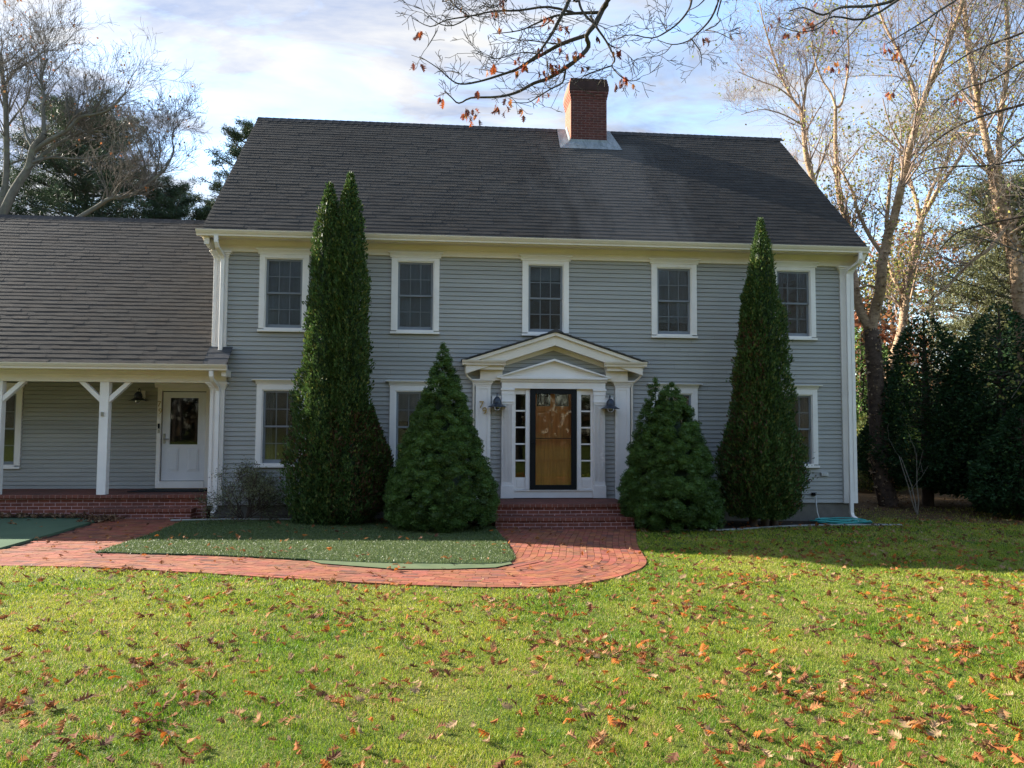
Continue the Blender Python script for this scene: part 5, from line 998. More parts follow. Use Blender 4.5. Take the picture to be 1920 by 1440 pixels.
arborvitae('arborvitae', [(-2.25,15.22,.1,[(.16,.55),(.5,.66),(1.3,.68),(2.0,.62),(3.1,.50),(4.1,.42),(5.1,.34),(5.9,.26),(6.45,.13),(6.78,.03)]),
    (-1.85,15.20,.1,[(.16,.50),(.5,.72),(1.2,.74),(1.7,.48),(3.1,.44),(4.1,.40),(5.2,.34),(6.0,.25),(6.6,.14),(6.98,.03)]),
    (-1.42,15.3,.1,[(.35,.28),(.8,.42),(1.3,.44),(1.9,.22),(2.4,.05)])], 125000, 31,
    'tall twin-tipped arborvitae between the two left windows', [(1,.3,2.3,.35),(-1,1.0,2.0,.12)])
arborvitae('arborvitae', [(6.52,15.22,.05,[(.2,.55),(.6,.75),(1.5,.80),(2.1,.62),(3.0,.56),(3.8,.50),(4.5,.42),(5.1,.30),(5.7,.20),(6.1,.09),(6.33,.02)]),
    (6.25,15.15,.05,[(.25,.50),(.7,.66),(1.4,.70),(2.1,.45),(3.0,.34),(3.9,.28),(4.7,.18),(5.05,.04)]),
    (6.75,15.3,.05,[(.3,.40),(1.0,.52),(1.6,.48),(2.1,.30),(2.8,.12)])], 125000, 32,
    'tall single-tipped arborvitae near the right end of the house front', [(-1,.4,4.2,.22),(1,.4,2.0,.15)])

# --- dwarf spruces: cushions of short needles ---------------------------------
def dwarf_spruce(cones, seed, label, nl=330):
    rng = np.random.default_rng(seed); cx, cy, _ = cones[0]
    root = empty('dwarf_spruce', (cx, cy, gl(cx, cy)), label, 'conifer', 'dwarf spruces flanking the front steps'); mb = MB(); tr = []
    for cx, cy, prof in cones:
        pr = np.array(prof); Z = pr[:,0]; W = pr[:,1]; area = np.trapezoid(W, Z) if hasattr(np,'trapezoid') else np.trapz(W, Z); nn = int(1.9*nl*area/1.6)
        z = rng.uniform(Z[0], Z[-1], nn*4); w = np.interp(z, Z, W); k = rng.random(nn*4) < w/W.max()+.03; z = z[k][:nn]; w = w[k][:nn]
        a = rng.uniform(0,2*math.pi,len(z))
        for zi, wi, ai in zip(z, w, a):
            R = rng.uniform(.06,.135)*min(1, .35+wi); rad = max(wi - R*rng.uniform(.6,1.5) + rng.normal(0,.03), 0)
            c = np.array((cx+math.cos(ai)*rad, cy+math.sin(ai)*rad, zi)); m = int(620*(R/.14)**2)
            v = rng.normal(0,1,(m,3)); v /= np.linalg.norm(v,axis=1)[:,None]; outv = np.array((math.cos(ai), math.sin(ai), .45)); v = v[(v@outv) > -.35]; m = len(v)
            lump = 1 + .16*np.sin(v[:,0]*9+zi*7)*np.sin(v[:,2]*8+ai*5)
            P = c + v*np.array((1,1,.72))*R*lump[:,None]*rng.uniform(.90,1.06,(m,1))
            base = np.array((.060,.115,.022))*rng.uniform(.6,1.4)
            col = base*rng.uniform(.6,1.45,(m,1)); yl = rng.random(m) < .1; col[yl] = np.array((.12,.19,.03))
            uu, tt = np.meshgrid(np.arange(10)*2*math.pi/10, np.linspace(.15,math.pi-.15,6)); sv = np.stack([np.sin(tt)*np.cos(uu), np.sin(tt)*np.sin(uu), np.cos(tt)],-1).reshape(-1,3)
            sl_ = 1 + .16*np.sin(sv[:,0]*9+zi*7)*np.sin(sv[:,2]*8+ai*5)
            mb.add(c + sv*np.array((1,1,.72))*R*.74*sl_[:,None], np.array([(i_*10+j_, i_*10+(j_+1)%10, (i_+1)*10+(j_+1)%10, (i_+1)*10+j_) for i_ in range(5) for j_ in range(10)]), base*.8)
            V, F, C = spike(P, v + rng.normal(0,.45,(m,3)) + np.array((0,0,.25)), rng.uniform(.02,.042,m), .012, rng, col); mb.add(V, F, C)
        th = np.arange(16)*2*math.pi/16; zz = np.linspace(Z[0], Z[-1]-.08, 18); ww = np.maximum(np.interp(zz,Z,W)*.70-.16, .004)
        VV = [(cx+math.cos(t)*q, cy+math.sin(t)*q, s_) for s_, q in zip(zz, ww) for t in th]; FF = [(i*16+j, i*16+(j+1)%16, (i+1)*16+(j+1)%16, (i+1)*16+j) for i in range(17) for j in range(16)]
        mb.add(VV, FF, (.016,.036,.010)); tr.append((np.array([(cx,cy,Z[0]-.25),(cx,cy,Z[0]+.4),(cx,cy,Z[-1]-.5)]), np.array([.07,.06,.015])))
    mb.build('crown', M['needles'], root); wood('trunk', tr, M['bark'], root, 8)
dwarf_spruce([(.0,14.62,[(.17,.82),(.35,1.02),(.7,1.04),(1.1,.94),(1.6,.76),(2.1,.58),(2.6,.41),(3.0,.26),(3.3,.14),(3.62,.03)])], 41, 'single-peaked conical dwarf spruce to the left of the front steps, taller of the pair', 420)
dwarf_spruce([(4.52,14.95,[(.14,.80),(.4,.98),(.8,.95),(1.3,.78),(1.8,.62),(2.2,.45),(2.55,.30),(2.86,.10),(2.93,.03)]),(4.2,14.95,[(.2,.60),(.6,.74),(1.2,.60),(1.9,.42),(2.5,.25),(2.85,.12),(3.0,.03)]),(5.0,14.6,[(.12,.40),(.3,.45),(.6,.38),(.95,.12)])], 42, 'twin-peaked dwarf spruce to the right of the front steps, shorter of the pair', 330)

# --- bare shrub by the downspout ----------------------------------------------
rng = np.random.default_rng(51); segs = []; tips = []
rt = empty('bare_shrub', (-3.86, 15.72, gl(-3.9,15.7)), 'nearly bare rounded shrub beside the left corner downspout', 'shrub')
for k in range(22):
    a = rng.uniform(0,6.28); grow(segs, rng, (-3.86,15.72,.12), (math.cos(a)*.85, math.sin(a)*.5, .8), .74, .012, 3, wob=.22, trop=.05, kids=(2,4), shrink=(.5,.8), tip=tips, rmin=.0042)
wood('stems', segs, M['bark'], rt, 4, 3, .006)
T_ = np.array([t[0] for t in tips]); D_ = np.array([t[1] for t in tips]); n = len(T_); k = rng.random(n) < .8; mb = MB()
T3 = np.repeat(T_[k],18,0) + rng.normal(0,.06,(k.sum()*18,3)); V, F, C = cards(T3, rng.normal(0,1,(len(T3),3))+np.repeat(D_[k],18,0), rng.uniform(.025,.045,len(T3)), rng, .5, 0, np.array((.17,.18,.095))*rng.uniform(.6,1.5,(len(T3),1))); mb.add(V,F,C)
mb.build('leaves', M['leafy'], rt)

# --- pines behind the wing ------------------------------------------------------
def pine(x, y, top, r, low, seed, label, nb=70, tuft=.30, colr=(.050,.078,.038), lean=0, name='pine_tree', cat='tree', group='trees behind the house', density=1.0, nl=.17):
    rng = np.random.default_rng(seed); root = empty(name, (x,y,gl(x,y)), label, cat, group); segs = []; mb = MB()
    segs.append((np.array([(x,y,-.1),(x+lean*.3,y,top*.35),(x+lean*.7,y,top*.7),(x+lean,y,top-.4)]), np.array([.24,.20,.13,.03])))
    C = []
    for b in range(nb):
        t = (b+rng.random())/nb; z = low + (top-low)*t; a = b*2.4 + rng.normal(0,.4); L = r*(math.sin(math.pi*min(1,(.18+.82*(1-t)))**.9*.62)+.10)*rng.uniform(.6,1.15)
        p = np.array((x+lean*z/top, y, z)); d = norm((math.cos(a), math.sin(a), rng.uniform(-.05,.35))); P = [p]
        for s in range(5): d = norm(d + rng.normal(0,.12,3) + np.array((0,0,.06))); P.append(P[-1] + d*L/5)
        P = np.array(P); segs.append((P, np.linspace(.05,.012,6)*min(1,.5+L/3)))
        for s in range(int(9*density)+2):
            f = rng.uniform(.35,1)*5; i = min(int(f),4); q = P[i]*(1-f+i)+P[i+1]*(f-i) + rng.normal(0,.22,3)*np.array((1,1,.5))*L/2.2; segs.append((np.array([P[i], q]), np.array([.014,.008]))); C.append(q)
    C = np.array(C); m = 46; n = len(C)*m; P0 = np.repeat(C,m,0) + rng.normal(0,.10*tuft/.3,(n,3))*np.array((1,1,.7))
    D = rng.normal(0,1,(n,3)); D[:,2] = abs(D[:,2])*.9; tone = np.repeat(rng.uniform(.65,1.35,len(C)),m)[:,None]
    V,F,CC = spike(P0, D, rng.uniform(.6,1.2,n)*nl, .030, rng, np.array(colr)*tone*rng.uniform(.7,1.35,(n,1))); mb.add(V,F,CC)
    mb.build('crown', M['needles'], root); wood('trunk', segs, M['greybark'], root, 7, 3, .03); return root
pine(-19.3, 43, 18.6, 5.0, 6, 61, 'largest dark pine behind the wing roof, left of the main roof', 300, .4, density=1.5, nl=.2)
pine(-23.5, 40, 14.5, 3.4, 6, 62, 'dark pine low at the left edge behind the large bare oak', 150, .38, density=1.3)
pine(-14.6, 42, 14.6, 2.9, 6, 63, 'slim dark pine just left of the main roof edge', 150, .36, density=1.4)
pine(-11.5, 40, 12.9, 2.3, 6, 64, 'lowest dark pine tucked against the main roof edge', 120, .34, density=1.4)
pine(-8.5, 34, 14.9, 2.0, 8, 65, 'bright-edged pine showing its boughs above the left slope of the main roof', 80, .30, (.075,.105,.055))

def tree(name, trs, label, mat_t, mat_b, spawns, leaves=None, group=None, seed=1, k=8, extra=None, cat='tree', trunkname='trunk', thick=1.0, flakes=0):
    rng = np.random.default_rng(seed); base = trs[0][0]; root = empty(name, tuple(base[:3]), label, cat, group); mb = MB()
    two = isinstance(mat_t, tuple)
    for q, tr in enumerate(trs):
        P, R = traced(tr); R = R*thick; mb.tube(P, R, k if R.max() > .02 else 5, cap=False)
        if two and q == 0: mb.build(trunkname, mat_t[0], root, smooth=True); mb = MB()
    if flakes:
        for tr in trs:
            P, R = traced(tr); m = int(flakes*np.sum(np.linalg.norm(np.diff(P,axis=0),axis=1)*R[1:]*60)); i = rng.integers(0,len(P)-1,m); u = rng.random(m)[:,None]
            Q = P[i]*(1-u)+P[i+1]*u; rr_ = (R[i]*(1-u[:,0])+R[i+1]*u[:,0])*thick; a = rng.uniform(0,6.28,m); O = np.stack([np.cos(a),np.sin(a),a*0],1)
            V,F,C = cards(Q+O*rr_[:,None]*.97, O*.7+rng.normal(0,.6,(m,3)), rng.uniform(.25,.8,m)*np.minimum(rr_,.14), rng, .9, .5); mb.add(V,F)
    mb.build('limbs' if two else trunkname, mat_t[1] if two else mat_t, root, smooth=True)
    segs = []; tips = []
    for (i, n, L, lvl, kw) in spawns: spawn(segs, rng, trs[i], n, L, lvl, tip=tips, **kw)
    if extra: extra(segs, tips, rng)
    if segs: wood('branches', segs, mat_b, root, 5, 3, .02)
    if leaves:
        share, per, size, spreadv, pal = leaves; T = np.array([t[0] for t in tips]); kk = rng.random(len(T)) < share; T = np.repeat(T[kk],per,0); T = T + rng.normal(0,spreadv,T.shape)
        c = np.array(pal)[rng.integers(0,len(pal),len(T))]*rng.uniform(.7,1.3,(len(T),1)); D = rng.normal(0,1,T.shape); D[:,2] -= .6
        V,F,C = cards(T, D, rng.uniform(.7,1.3,len(T))*size, rng, .75, .1, c); mb = MB(); mb.add(V,F,C); mb.build('leaves', M['leafy'], root)
    return root
up = dict(up=.8, wob=.16, trop=.10, kids=(2,4), shrink=(.55,.8), rmin=.0055)
ORG = [(.30,.11,.04),(.22,.12,.05)]
tree('bare_oak', TR['oakL'], 'large leafless lichen-barked oak leaning in from the left edge', M['greybark'], M['twig'],
     [(0,5,2.2,3,dict(up,tmin=.5)),(1,28,2.3,3,up),(2,32,2.3,3,dict(up,tmin=.3)),(3,20,2.0,3,dict(up,tmin=.35)),(4,14,1.7,3,up),(5,14,1.8,3,up)], (.02,2,.13,.1,ORG), 'bare trees behind the wing', 71)
tree('bare_oak', TR['oakM'], 'upright bare tree with a straight pale trunk at the far left edge', M['greybark'], M['twig'],
     [(0,24,2.5,3,dict(up,tmin=.4)),(1,30,2.2,3,up),(2,10,1.5,3,up),(3,18,1.8,3,up)], (.04,2,.14,.1,ORG), 'bare trees behind the wing', 72)
tree('bare_oak', TR['oakR'], 'low spreading bare tree with fine upright twigs left of the main roof', M['greybark'], M['twig'],
     [(0,32,1.7,3,dict(up,tmin=.25)),(1,16,1.5,3,up),(2,12,1.5,3,up),(3,12,1.5,3,up),(4,14,1.4,3,up)], (.02,2,.12,.1,ORG), 'bare trees behind the wing', 73)

YG = [(.26,.27,.06),(.36,.32,.07),(.18,.23,.05),(.28,.18,.08)]
bk = dict(up=.7, wob=.15, trop=.05, kids=(2,4), shrink=(.55,.85), rmin=.003)
tree('river_birch', TR['birchA'], 'old river birch with a forked trunk coloured shade-dark right beside the house', (M['shadebirch'], M['birch']), M['redtwig'],
     [(1,26,1.6,3,bk),(2,8,1.2,3,bk),(3,8,1.2,3,bk),(4,30,1.8,3,dict(bk,tmin=.25)),(5,6,1.0,2,bk),(6,14,1.6,3,bk),(7,12,1.2,3,bk)], (.5,2,.08,.2,YG), 'river birches right of the house', 81, thick=.84, flakes=7)
tree('river_birch', TR['birchB'], 'slender pale-trunked birch just right of the old dark birch', M['birch'], M['redtwig'],
     [(0,14,1.6,3,dict(bk,tmin=.4)),(1,12,1.5,3,bk),(2,22,1.8,3,bk),(3,16,1.6,3,bk),(5,10,1.2,2,bk)], (.8,4,.09,.24,YG), 'river birches right of the house', 82, thick=.9, flakes=7)
tree('river_birch', TR['birchC'], 'tall twin-stemmed peeling birch at the right edge rising out of the hedge', M['birch'], M['redtwig'],
     [(0,10,1.6,3,dict(bk,tmin=.5)),(1,26,1.8,3,bk),(2,24,1.8,3,bk),(3,14,1.3,3,bk)], (.45,2,.075,.2,YG), 'river birches right of the house', 83, thick=.85, flakes=7)
tree('river_birch', TR['birchD'], 'fine-twigged birch behind the right slope of the main roof', M['birch'], M['redtwig'],
     [(0,14,2.0,3,dict(bk,tmin=.4)),(1,26,1.9,3,bk),(2,26,1.9,3,bk),(3,14,1.4,3,bk),(4,14,1.4,3,bk),(5,12,1.2,2,bk)], (.12,1,.09,.2,YG), 'river birches right of the house', 84, thick=.85)
# long sweeping boughs of a tree standing off to the right
sw = dict(up=.3, wob=.12, trop=-.02, kids=(2,4), shrink=(.5,.8), rmin=.003)
trunk = [[13.6,15.5,-.1,.24],[13.7,15.5,3,.22],[13.5,15.5,6,.19],[13.6,15.5,9,.15],[13.4,15.5,12,.06]]
sweeps = []
for s in TR['sweep']:
    a = s[0]; zz = a[2]-1.2; sweeps.append([[13.6,15.5,zz,.045]] + s)
tree('spreading_tree', [trunk]+sweeps, 'spreading tree off the right edge whose long thin dark boughs arch across the birches', M['bark'], M['twig'],
     [(0,26,2.4,3,dict(sw,tmin=.35,r=.03))] + [(i+1,16,1.1,2,sw) for i in range(len(sweeps))], (.5,1,.055,.06,[(.16,.17,.06),(.2,.15,.07),(.1,.12,.05)]), None, 85)

# --- foreground oak whose limbs hang into the top of the view ---------------------
def leafset(root, pts, seed, sizes=(.10,.15)):
    """hanging oak leaves, real lobed leaves, each cluster one mesh part"""
    rng = np.random.default_rng(seed); mb = MB(); V0 = [oak_leaf(rng) for _ in range(8)]
    for p in pts:
        for _ in range(int(rng.integers(2,5))):
            V, F = V0[int(rng.integers(8))]; s = rng.uniform(*sizes); W = V.copy(); W[:,0] += .52
            R = Matrix.Rotation(rng.uniform(0,6.28),3,'Z') @ Matrix.Rotation(rng.uniform(.6,1.9),3,'Y') @ Matrix.Rotation(rng.uniform(0,6.28),3,'X')
            c = np.array([(.40,.10,.03),(.28,.06,.03),(.16,.05,.035),(.50,.20,.05),(.12,.05,.04)][int(rng.integers(5))])
            mb.add((W*s) @ np.array(R).T + np.array(p) + rng.normal(0,.03,3), F, c)
    return mb.build('leaves', M['leaf'], root)
M['forebark'] = pmat('dark_lichened_bark', (.075,.066,.058), .3, 12, .95, .1, bump=.6, bscale=60, stain=((.20,.21,.12), 9, .58, .8))
fk = dict(up=.25, wob=.15, trop=.0, kids=(1,3), shrink=(.45,.75), rmin=.0038, spread=(.5,1.0), nseg=5)
otr = [[3.4,-3.6,-.2,.34],[3.3,-3.5,3,.29],[3.2,-3.3,6,.25],[3.0,-3,9,.2],[2.6,-2.6,12,.1]]
def join(tr, z0):   # lead each limb back up and over to the trunk behind the viewer
    a = np.array(tr[0]); b = np.array([3.1,-3.1,z0,max(a[3]*3.0,.07)])
    return [list(b), list(b*.6+a*.4 + np.array((0,0,.8,0))), list(b*.25+a*.75+np.array((0,0,.55,0)))] + tr
fl = [join(TR['fore'][0], 8.3)] + TR['fore'][1:3] + [join(TR['fore'][3], 9)] + TR['fore'][4:5] + [join(TR['fore'][5], 8.7)] + TR['fore'][6:15] + [join(TR['fore'][15], 8.8), join(TR['fore'][16], 9.2), join(TR['fore'][17], 8.5), join(TR['fore'][18], 8.9)] + TR['fore'][19:20] + [join(TR['fore'][20], 8.6)] + TR['fore'][21:]
fr = [join(t, 8.4+.2*i) if i in (0,2,6) else t for i, t in enumerate(TR['foreR'])]
lim = [otr] + fl + fr
spn = []
for i, t in enumerate(fl): spn.append((i+1, (12 if len(t) > 6 else 7) if i < 17 else 4, .42, 2, dict(fk, tmin=.45 if t[0][1] < 0 else .12)))
for i, t in enumerate(fr): spn.append((len(fl)+i+1, 8, .45, 2, dict(fk, tmin=.5 if t[0][1] < 0 else .12)))
fo = tree('oak_tree', lim, 'oak whose dark lichened limbs with rusty leaves hang into the top of the view', M['forebark'], M['forebark'], spn, None, None, 91, 7, thick=1.35)
leafset(fo, TR['foreleaf'], 92, (.10,.14)); leafset(fo, TR['foreleafR'], 93, (.10,.14))

# --- evergreens of the right-hand screen --------------------------------------------
def evergreen(x, y, top, r, seed, label, n=26000, col=(.022,.055,.018), low=.15, leaf=(.07,.14), olive=0, gapn=.5, name='evergreen_tree', group='evergreens along the right side'):
    rng = np.random.default_rng(seed); z0 = gl(x,y); root = empty(name, (x,y,z0), label, 'tree', group); mb = MB(); segs = [(np.array([(x,y,z0-.1),(x,y,z0+top*.5),(x,y,z0+top-.2)]), np.array([.16,.11,.02]))]
    t = 1-np.sqrt(rng.random(n)*(1-.02)); t = np.clip(t, 0, 1); a = rng.uniform(0,2*math.pi,n)
    w = r*(1-t**1.7)**.75*(.72+.28*np.clip(t/.12,0,1)); z = z0 + low + (top-low)*t
    lump = .80 + .38*vnoise(a*1.9, z, .55, seed) + .20*vnoise(a*1.9+9, z, .2, seed+3)
    rad = w*lump*(1-.42*rng.random(n)**1.8)
    gap = vnoise(a*2.5, z, .45, seed+5); k = gap + rng.random(n)*.5 > gapn; a, z, rad = a[k], z[k], rad[k]; n = len(a)
    P = np.stack([x+np.cos(a)*rad, y+np.sin(a)*rad, z],1); D = np.stack([np.cos(a),np.sin(a),np.full(n,.15-.3*olive)],1) + rng.normal(0,.5,(n,3))
    c = np.array(col)*rng.uniform(.5,1.6,(n,1)); q = rng.random(n) < .10; c[q] = c[q]*np.array((2.2,1.5,1.0))
    V,F,C = cards(P, D, rng.uniform(*leaf,n), rng, .5, .2, c); mb.add(V,F,C)
    for b in range(60):
        tb = rng.random()*.85; ab = rng.uniform(0,6.28); L = r*(1-tb)*.85; zb = z0+low+(top-low)*tb; segs.append((np.array([(x,y,zb),(x+math.cos(ab)*L*.5,y+math.sin(ab)*L*.5,zb+.1),(x+math.cos(ab)*L,y+math.sin(ab)*L,zb+.12)]), np.array([.03,.02,.008])))
    mb.build('crown', M['conifer'], root); wood('trunk', segs, M['bark'], root, 7, 3, .03); return root
evergreen(12.9, 19.6, 5.2, 1.55, 101, 'dark leafy evergreen directly right of the old birch trunk', 30000, low=.5)
evergreen(14.3, 18.6, 5.3, 1.75, 102, 'broad dark evergreen in the middle of the right-hand screen', 36000, low=.3)
evergreen(15.1, 17.0, 4.9, 1.6, 103, 'dark evergreen touching the right edge of the view', 34000, low=.3)
evergreen(13.5, 16.9, 2.6, 1.1, 104, 'low dark evergreen bush at the foot of the right-hand screen', 18000, low=.1)
evergreen(17.0, 20.0, 6.3, 2.2, 105, 'tall dark evergreen behind the right-hand screen', 34000, low=.4)
pine(20.2, 25, 10.6, 3.6, 2.5, 106, 'droopy olive hemlock above the right-hand screen', 170, .4, (.14,.145,.06), name='hemlock', group='evergreens along the right side', density=1.6, nl=.13)
evergreen(15.6, 27.5, 5.9, 2.0, 107, 'sunlit green shrub glimpsed between the house corner and the birch trunk', 26000, (.085,.15,.035), low=.2, leaf=(.10,.18))
evergreen(17.7, 29, 5.0, 2.0, 108, 'sunlit green shrub glimpsed just right of the old birch trunk', 22000, (.085,.14,.035), low=.2, leaf=(.10,.18))
evergreen(14.2, 24.5, 2.6, 1.2, 109, 'low yellow-green bush at the rear corner of the house', 12000, (.13,.16,.05), low=.05, leaf=(.08,.14))
# yellowing vine leaves in front of the screen
rng = np.random.default_rng(120); root = empty('vine', (14.0,17.2,.1), 'yellow-leaved vine scrambling over the dark evergreens at right', 'vine'); segs = []; tips = []
for k in range(16):
    grow(segs, rng, (rng.uniform(12.6,15.2), rng.uniform(15.5,16.6), rng.uniform(2.4,4.0)), (rng.normal(0,.6), rng.normal(0,.3), .7), 1.5, .008, 2, tip=tips, trop=-.02, rmin=.003)
wood('stems', segs, M['twig'], root, 4); T = np.array([t[0] for t in tips]); T = np.repeat(T,3,0) + rng.normal(0,.18,(len(T)*3,3)); mb = MB()
V,F,C = cards(T, rng.normal(0,1,T.shape)-np.array((0,.6,.4)), rng.uniform(.06,.12,len(T)), rng, .9, .1, np.array([(.28,.30,.06),(.16,.22,.05),(.34,.30,.08)])[rng.integers(0,3,len(T))]); mb.add(V,F,C); mb.build('leaves', M['leafy'], root)
# sapling
rng = np.random.default_rng(121); segs = []; tips = []; gx, gy = 11.3, 17.6
for d in ((.12,0,1),(-.2,0,1),(.3,.1,1)): grow(segs, rng, (gx,gy,gl(gx,gy)-.05), d, 1.5, .016, 2, wob=.12, trop=.05, kids=(1,3), tip=tips, rmin=.004)
rt = empty('sapling', (gx,gy,gl(gx,gy)), 'thin bare sapling standing in front of the old birch trunk', 'sapling'); wood('stems', segs, pmat('pale_sapling_bark', (.22,.19,.15), .2, 5, .9, .1), rt, 5, 3, .01)
# background wood on the right: individual bare and rusty trees
def far_tree(x, y, h, seed, label, pal, share, mat=M['twig']):
    rng = np.random.default_rng(seed); root = empty('background_tree', (x,y,0), label, 'tree', 'bare and rusty trees of the far wood'); segs = []; tips = []
    lean = rng.normal(0,.4,2); tr = [[x,y,-.1,.16],[x+lean[0]*.3,y,h*.3,.14],[x+lean[0],y+lean[1],h*.62,.10],[x+lean[0]*1.4,y+lean[1],h*.88,.04]]
    P,R = traced(tr); mb = MB(); mb.tube(P,R,6,cap=False); mb.build('trunk', M['greybark'], root, smooth=True)
    spawn(segs, rng, tr, 34, h*.22, 2, tmin=.25, up=.6, tip=tips, wob=.15, trop=.08, kids=(3,5), shrink=(.5,.8), rmin=.009); wood('branches', segs, mat, root, 4, 3, .02)
    T = np.array([t[0] for t in tips]); T = T[rng.random(len(T)) < share]; T = np.repeat(T,5,0)+rng.normal(0,.32,(len(T)*5,3)); mb = MB()
    V,F,C = cards(T, rng.normal(0,1,T.shape), rng.uniform(.14,.28,len(T)), rng, .8, .1, np.array(pal)[rng.integers(0,len(pal),len(T))]*rng.uniform(.7,1.3,(len(T),1))); mb.add(V,F,C); mb.build('leaves', M['leafy'], root)
RU = [(.30,.11,.05),(.24,.10,.05),(.34,.17,.07)]; OL = [(.20,.20,.07),(.27,.23,.08),(.15,.16,.06)]; YE = [(.36,.28,.08),(.26,.22,.07)]
FT = [(13.3,38,13.6,'rusty-leaved tree whose crown shows just above the right end of the ridge',RU,.8),(17.0,37,12.5,'rusty tree low behind the fine-twigged birch',RU,.7),(10.2,42,14.6,'bare pale twig crown just above the ridge right of the chimney',RU,.08),
 (21.5,36,10.5,'olive-leaved tree seen between the birch stems',OL,.6),(25.0,38,11.5,'rusty far tree behind the leaning birch limb',RU,.7),(24.0,31,9.0,'yellowing understory tree behind the pale birch',YE,.5),(29.5,36,13,'olive far tree behind the right-hand hemlock',OL,.7),(20.0,44,11,'grey bare far tree between house corner and birches',OL,.1),(27.5,44,13,'rusty far tree at the back of the right-hand wood',RU,.6),(33.5,40,14,'far tree with thin olive leaves at the right edge',OL,.5),(22.5,27,4.6,'small brushy olive tree low behind the screen',OL,.9),(19.5,32,6.5,'small rusty understory tree behind the old birch',RU,.8),(18.2,41,8.5,'bare understory tree right behind the house corner',OL,.3),(30,30,8,'low olive tree far right behind the hemlock',OL,.9)]
for i, (x, y, h, lab, pal, sh) in enumerate(FT): far_tree(x, y, h, 130+i, lab, pal, sh)
rng = np.random.default_rng(150); P = np.stack([rng.uniform(10,60,26000), rng.uniform(46,52,26000), rng.uniform(0,1,26000)**1.3*5.2],1); P[:,2] *= .6+.7*vnoise(P[:,0],P[:,1]*0,2.2,5)
mb = MB(); V,F,C = cards(P, rng.normal(0,1,P.shape)+np.array((0,0,.5)), rng.uniform(.3,.7,len(P)), rng, .5, .1, np.array([(.09,.085,.045),(.12,.08,.05),(.07,.085,.04)])[rng.integers(0,3,len(P))]); mb.add(V,F,C)
mb.build('undergrowth', M['leafy'], kind='stuff', label='brown and olive undergrowth closing off the far wood', cat='undergrowth')

# unseen woodland added behind the viewer to darken window reflections and sky light
rng = np.random.default_rng(160); n = 60000; x = rng.uniform(-60,60,n); P = np.stack([x, rng.uniform(-38,-30,n), rng.random(n)*(16+7*vnoise(x,x*0,5,7))],1)
mb = MB(); V,F,C = cards(P, rng.normal(0,1,P.shape), rng.uniform(.5,1.1,n), rng, .5, .1, np.array([(.10,.08,.045),(.14,.09,.05),(.06,.08,.035)])[rng.integers(0,3,n)]); mb.add(V,F,C)
for k in range(60):
    x0, y0 = rng.uniform(-50,50), rng.uniform(-34,-29); mb.tube([(x0,y0,0),(x0+rng.normal(0,.4),y0,6),(x0+rng.normal(0,.8),y0,19)], [.2,.15,.05], 5, (.09,.07,.055), cap=False)
mb.build('woodland', M['leafy'], kind='stuff', label='woodland added unseen behind the viewer for the windows to mirror', cat='woodland')
# ------------------------------------------------------------------ sky, sun, camera
w = bpy.data.worlds.new('World'); SC.world = w; w.use_nodes = True; nt = w.node_tree; N = nt.nodes; L = nt.links; N.clear()
S = np.array((-1.9, 1.0, 1.05)); S = S/np.linalg.norm(S); elev = math.asin(S[2]); az = math.atan2(S[0], S[1])
sky = nd(N, 'ShaderNodeTexSky', sky_type='NISHITA'); sky.sun_disc = False; sky.sun_elevation = elev; sky.sun_rotation = az % (2*math.pi); sky.air_density = 1.1; sky.dust_density = .5; sky.ozone_density = 2.5
tc = N.new('ShaderNodeTexCoord'); vec = tc.outputs['Generated']; sp = N.new('ShaderNodeSeparateXYZ'); L.new(vec, sp.inputs[0])
zc = nd(N, 'ShaderNodeMath', operation='MAXIMUM'); L.new(sp.outputs[2], zc.inputs[0]); zc.inputs[1].default_value = 0
za = nd(N, 'ShaderNodeMath', operation='ADD'); L.new(zc.outputs[0], za.inputs[0]); za.inputs[1].default_value = .13
cb = N.new('ShaderNodeCombineXYZ')
for i in (0, 1):
    d = nd(N, 'ShaderNodeMath', operation='DIVIDE'); L.new(sp.outputs[i], d.inputs[0]); L.new(za.outputs[0], d.inputs[1]); L.new(d.outputs[0], cb.inputs[i])
mp = N.new('ShaderNodeMapping'); mp.inputs['Rotation'].default_value = (0,0,math.radians(35)); mp.inputs['Scale'].default_value = (.75,1.5,1); mp.inputs['Location'].default_value = (CLX, CLY, 0); L.new(cb.outputs[0], mp.inputs[0])
big = noise(N, L, mp.outputs[0], .75, 3, .5, .4); fine = noise(N, L, mp.outputs[0], 3.6, 9, .6, .6)
cov = nd(N, 'ShaderNodeMath', operation='MULTIPLY_ADD'); L.new(fine, cov.inputs[0]); cov.inputs[1].default_value = .75; L.new(big, cov.inputs[2])
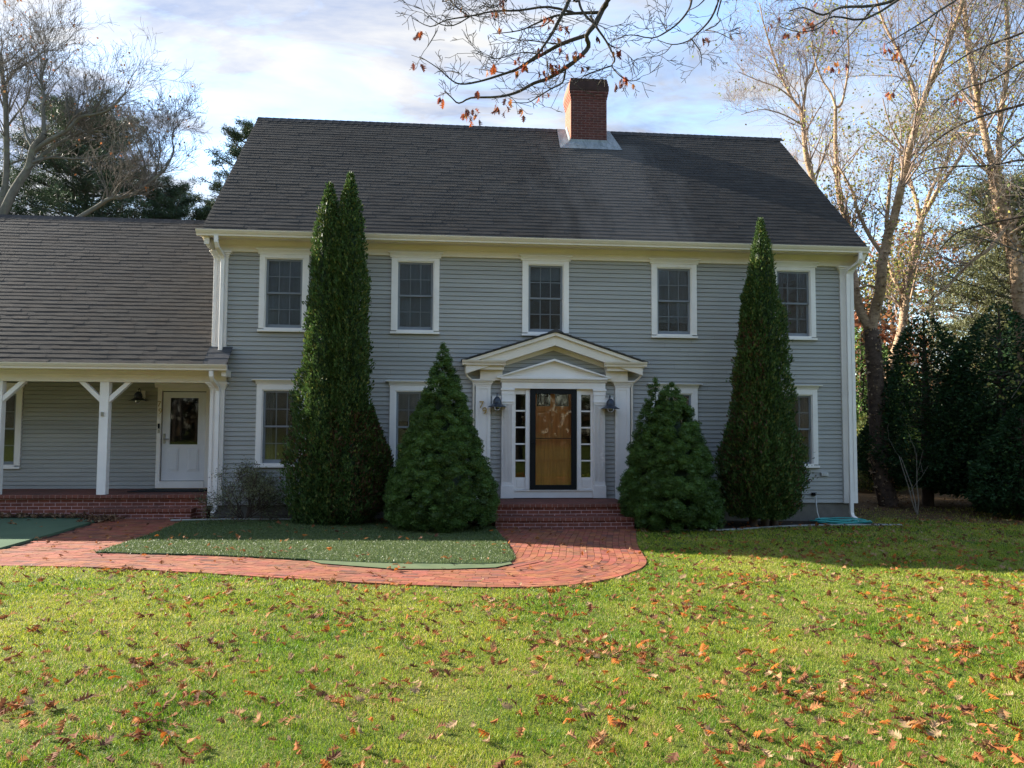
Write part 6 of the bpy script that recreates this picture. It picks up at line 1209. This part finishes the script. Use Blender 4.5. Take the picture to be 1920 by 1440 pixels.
# denser, brighter deck towards the sun
sv = nd(N, 'ShaderNodeVectorMath', operation='DOT_PRODUCT'); L.new(vec, sv.inputs[0]); sv.inputs[1].default_value = (float(S[0]), float(S[1]), float(S[2]))
sg = maprange(N, L, sv.outputs['Value'], .35, 1.0, 0, 1)
c2 = nd(N, 'ShaderNodeMath', operation='MULTIPLY_ADD'); L.new(sg, c2.inputs[0]); c2.inputs[1].default_value = .32; L.new(cov.outputs[0], c2.inputs[2])
fac = maprange(N, L, c2.outputs[0], .88, 1.10, .10, 1)
grey = noise(N, L, mp.outputs[0], 1.7, 7, .6, .3)
ccol = mixc(N, L, maprange(N, L, grey, .40, .60, 0, 1), (.50,.60,.84), (1.0,1.0,1.0))
cs = maprange(N, L, sg, 0, 1, CL0, CL1)
b1 = N.new('ShaderNodeBackground'); L.new(sky.outputs[0], b1.inputs[0]); b1.inputs[1].default_value = .105
b2 = N.new('ShaderNodeBackground'); L.new(ccol, b2.inputs[0]); L.new(cs, b2.inputs[1])
mx = N.new('ShaderNodeMixShader'); L.new(fac, mx.inputs[0]); L.new(b1.outputs[0], mx.inputs[1]); L.new(b2.outputs[0], mx.inputs[2])
o = N.new('ShaderNodeOutputWorld'); L.new(mx.outputs[0], o.inputs[0])

sd_ = bpy.data.lights.new('sun', 'SUN'); sd_.energy = SUNE; sd_.angle = math.radians(.6); sd_.color = (1.0,.93,.82)
so = bpy.data.objects.new('sun', sd_); COL.objects.link(so); so.rotation_euler = Vector(S.tolist()).to_track_quat('Z','Y').to_euler(); so.location = (-20,15,20)

yaw, pitch, roll = 0.08976, 0.057166, 0.0051537
f = Vector((math.sin(yaw)*math.cos(pitch), math.cos(yaw)*math.cos(pitch), math.sin(pitch))); r = Vector((math.cos(yaw), -math.sin(yaw), 0)); u = r.cross(f)
r2 = r*math.cos(roll) + u*math.sin(roll); u2 = -r*math.sin(roll) + u*math.cos(roll)
cd = bpy.data.cameras.new('camera'); cd.sensor_width = 36; cd.lens = 1447/1920*36; cd.clip_start = .05; cd.clip_end = 2000
co = bpy.data.objects.new('camera', cd); COL.objects.link(co)
mt = Matrix((r2, u2, -f)).transposed().to_4x4(); mt.translation = Vector((0,0,2.0)); co.matrix_world = mt; SC.camera = co
SC.view_settings.view_transform = 'Standard'; SC.view_settings.look = 'None'; SC.view_settings.gamma = 1; SC.view_settings.exposure = EXPO
SC.render.engine = 'CYCLES'
try:
    SC.cycles.max_bounces = 6; SC.cycles.diffuse_bounces = 3; SC.cycles.transparent_max_bounces = 12; SC.cycles.glossy_bounces = 3
except Exception: pass
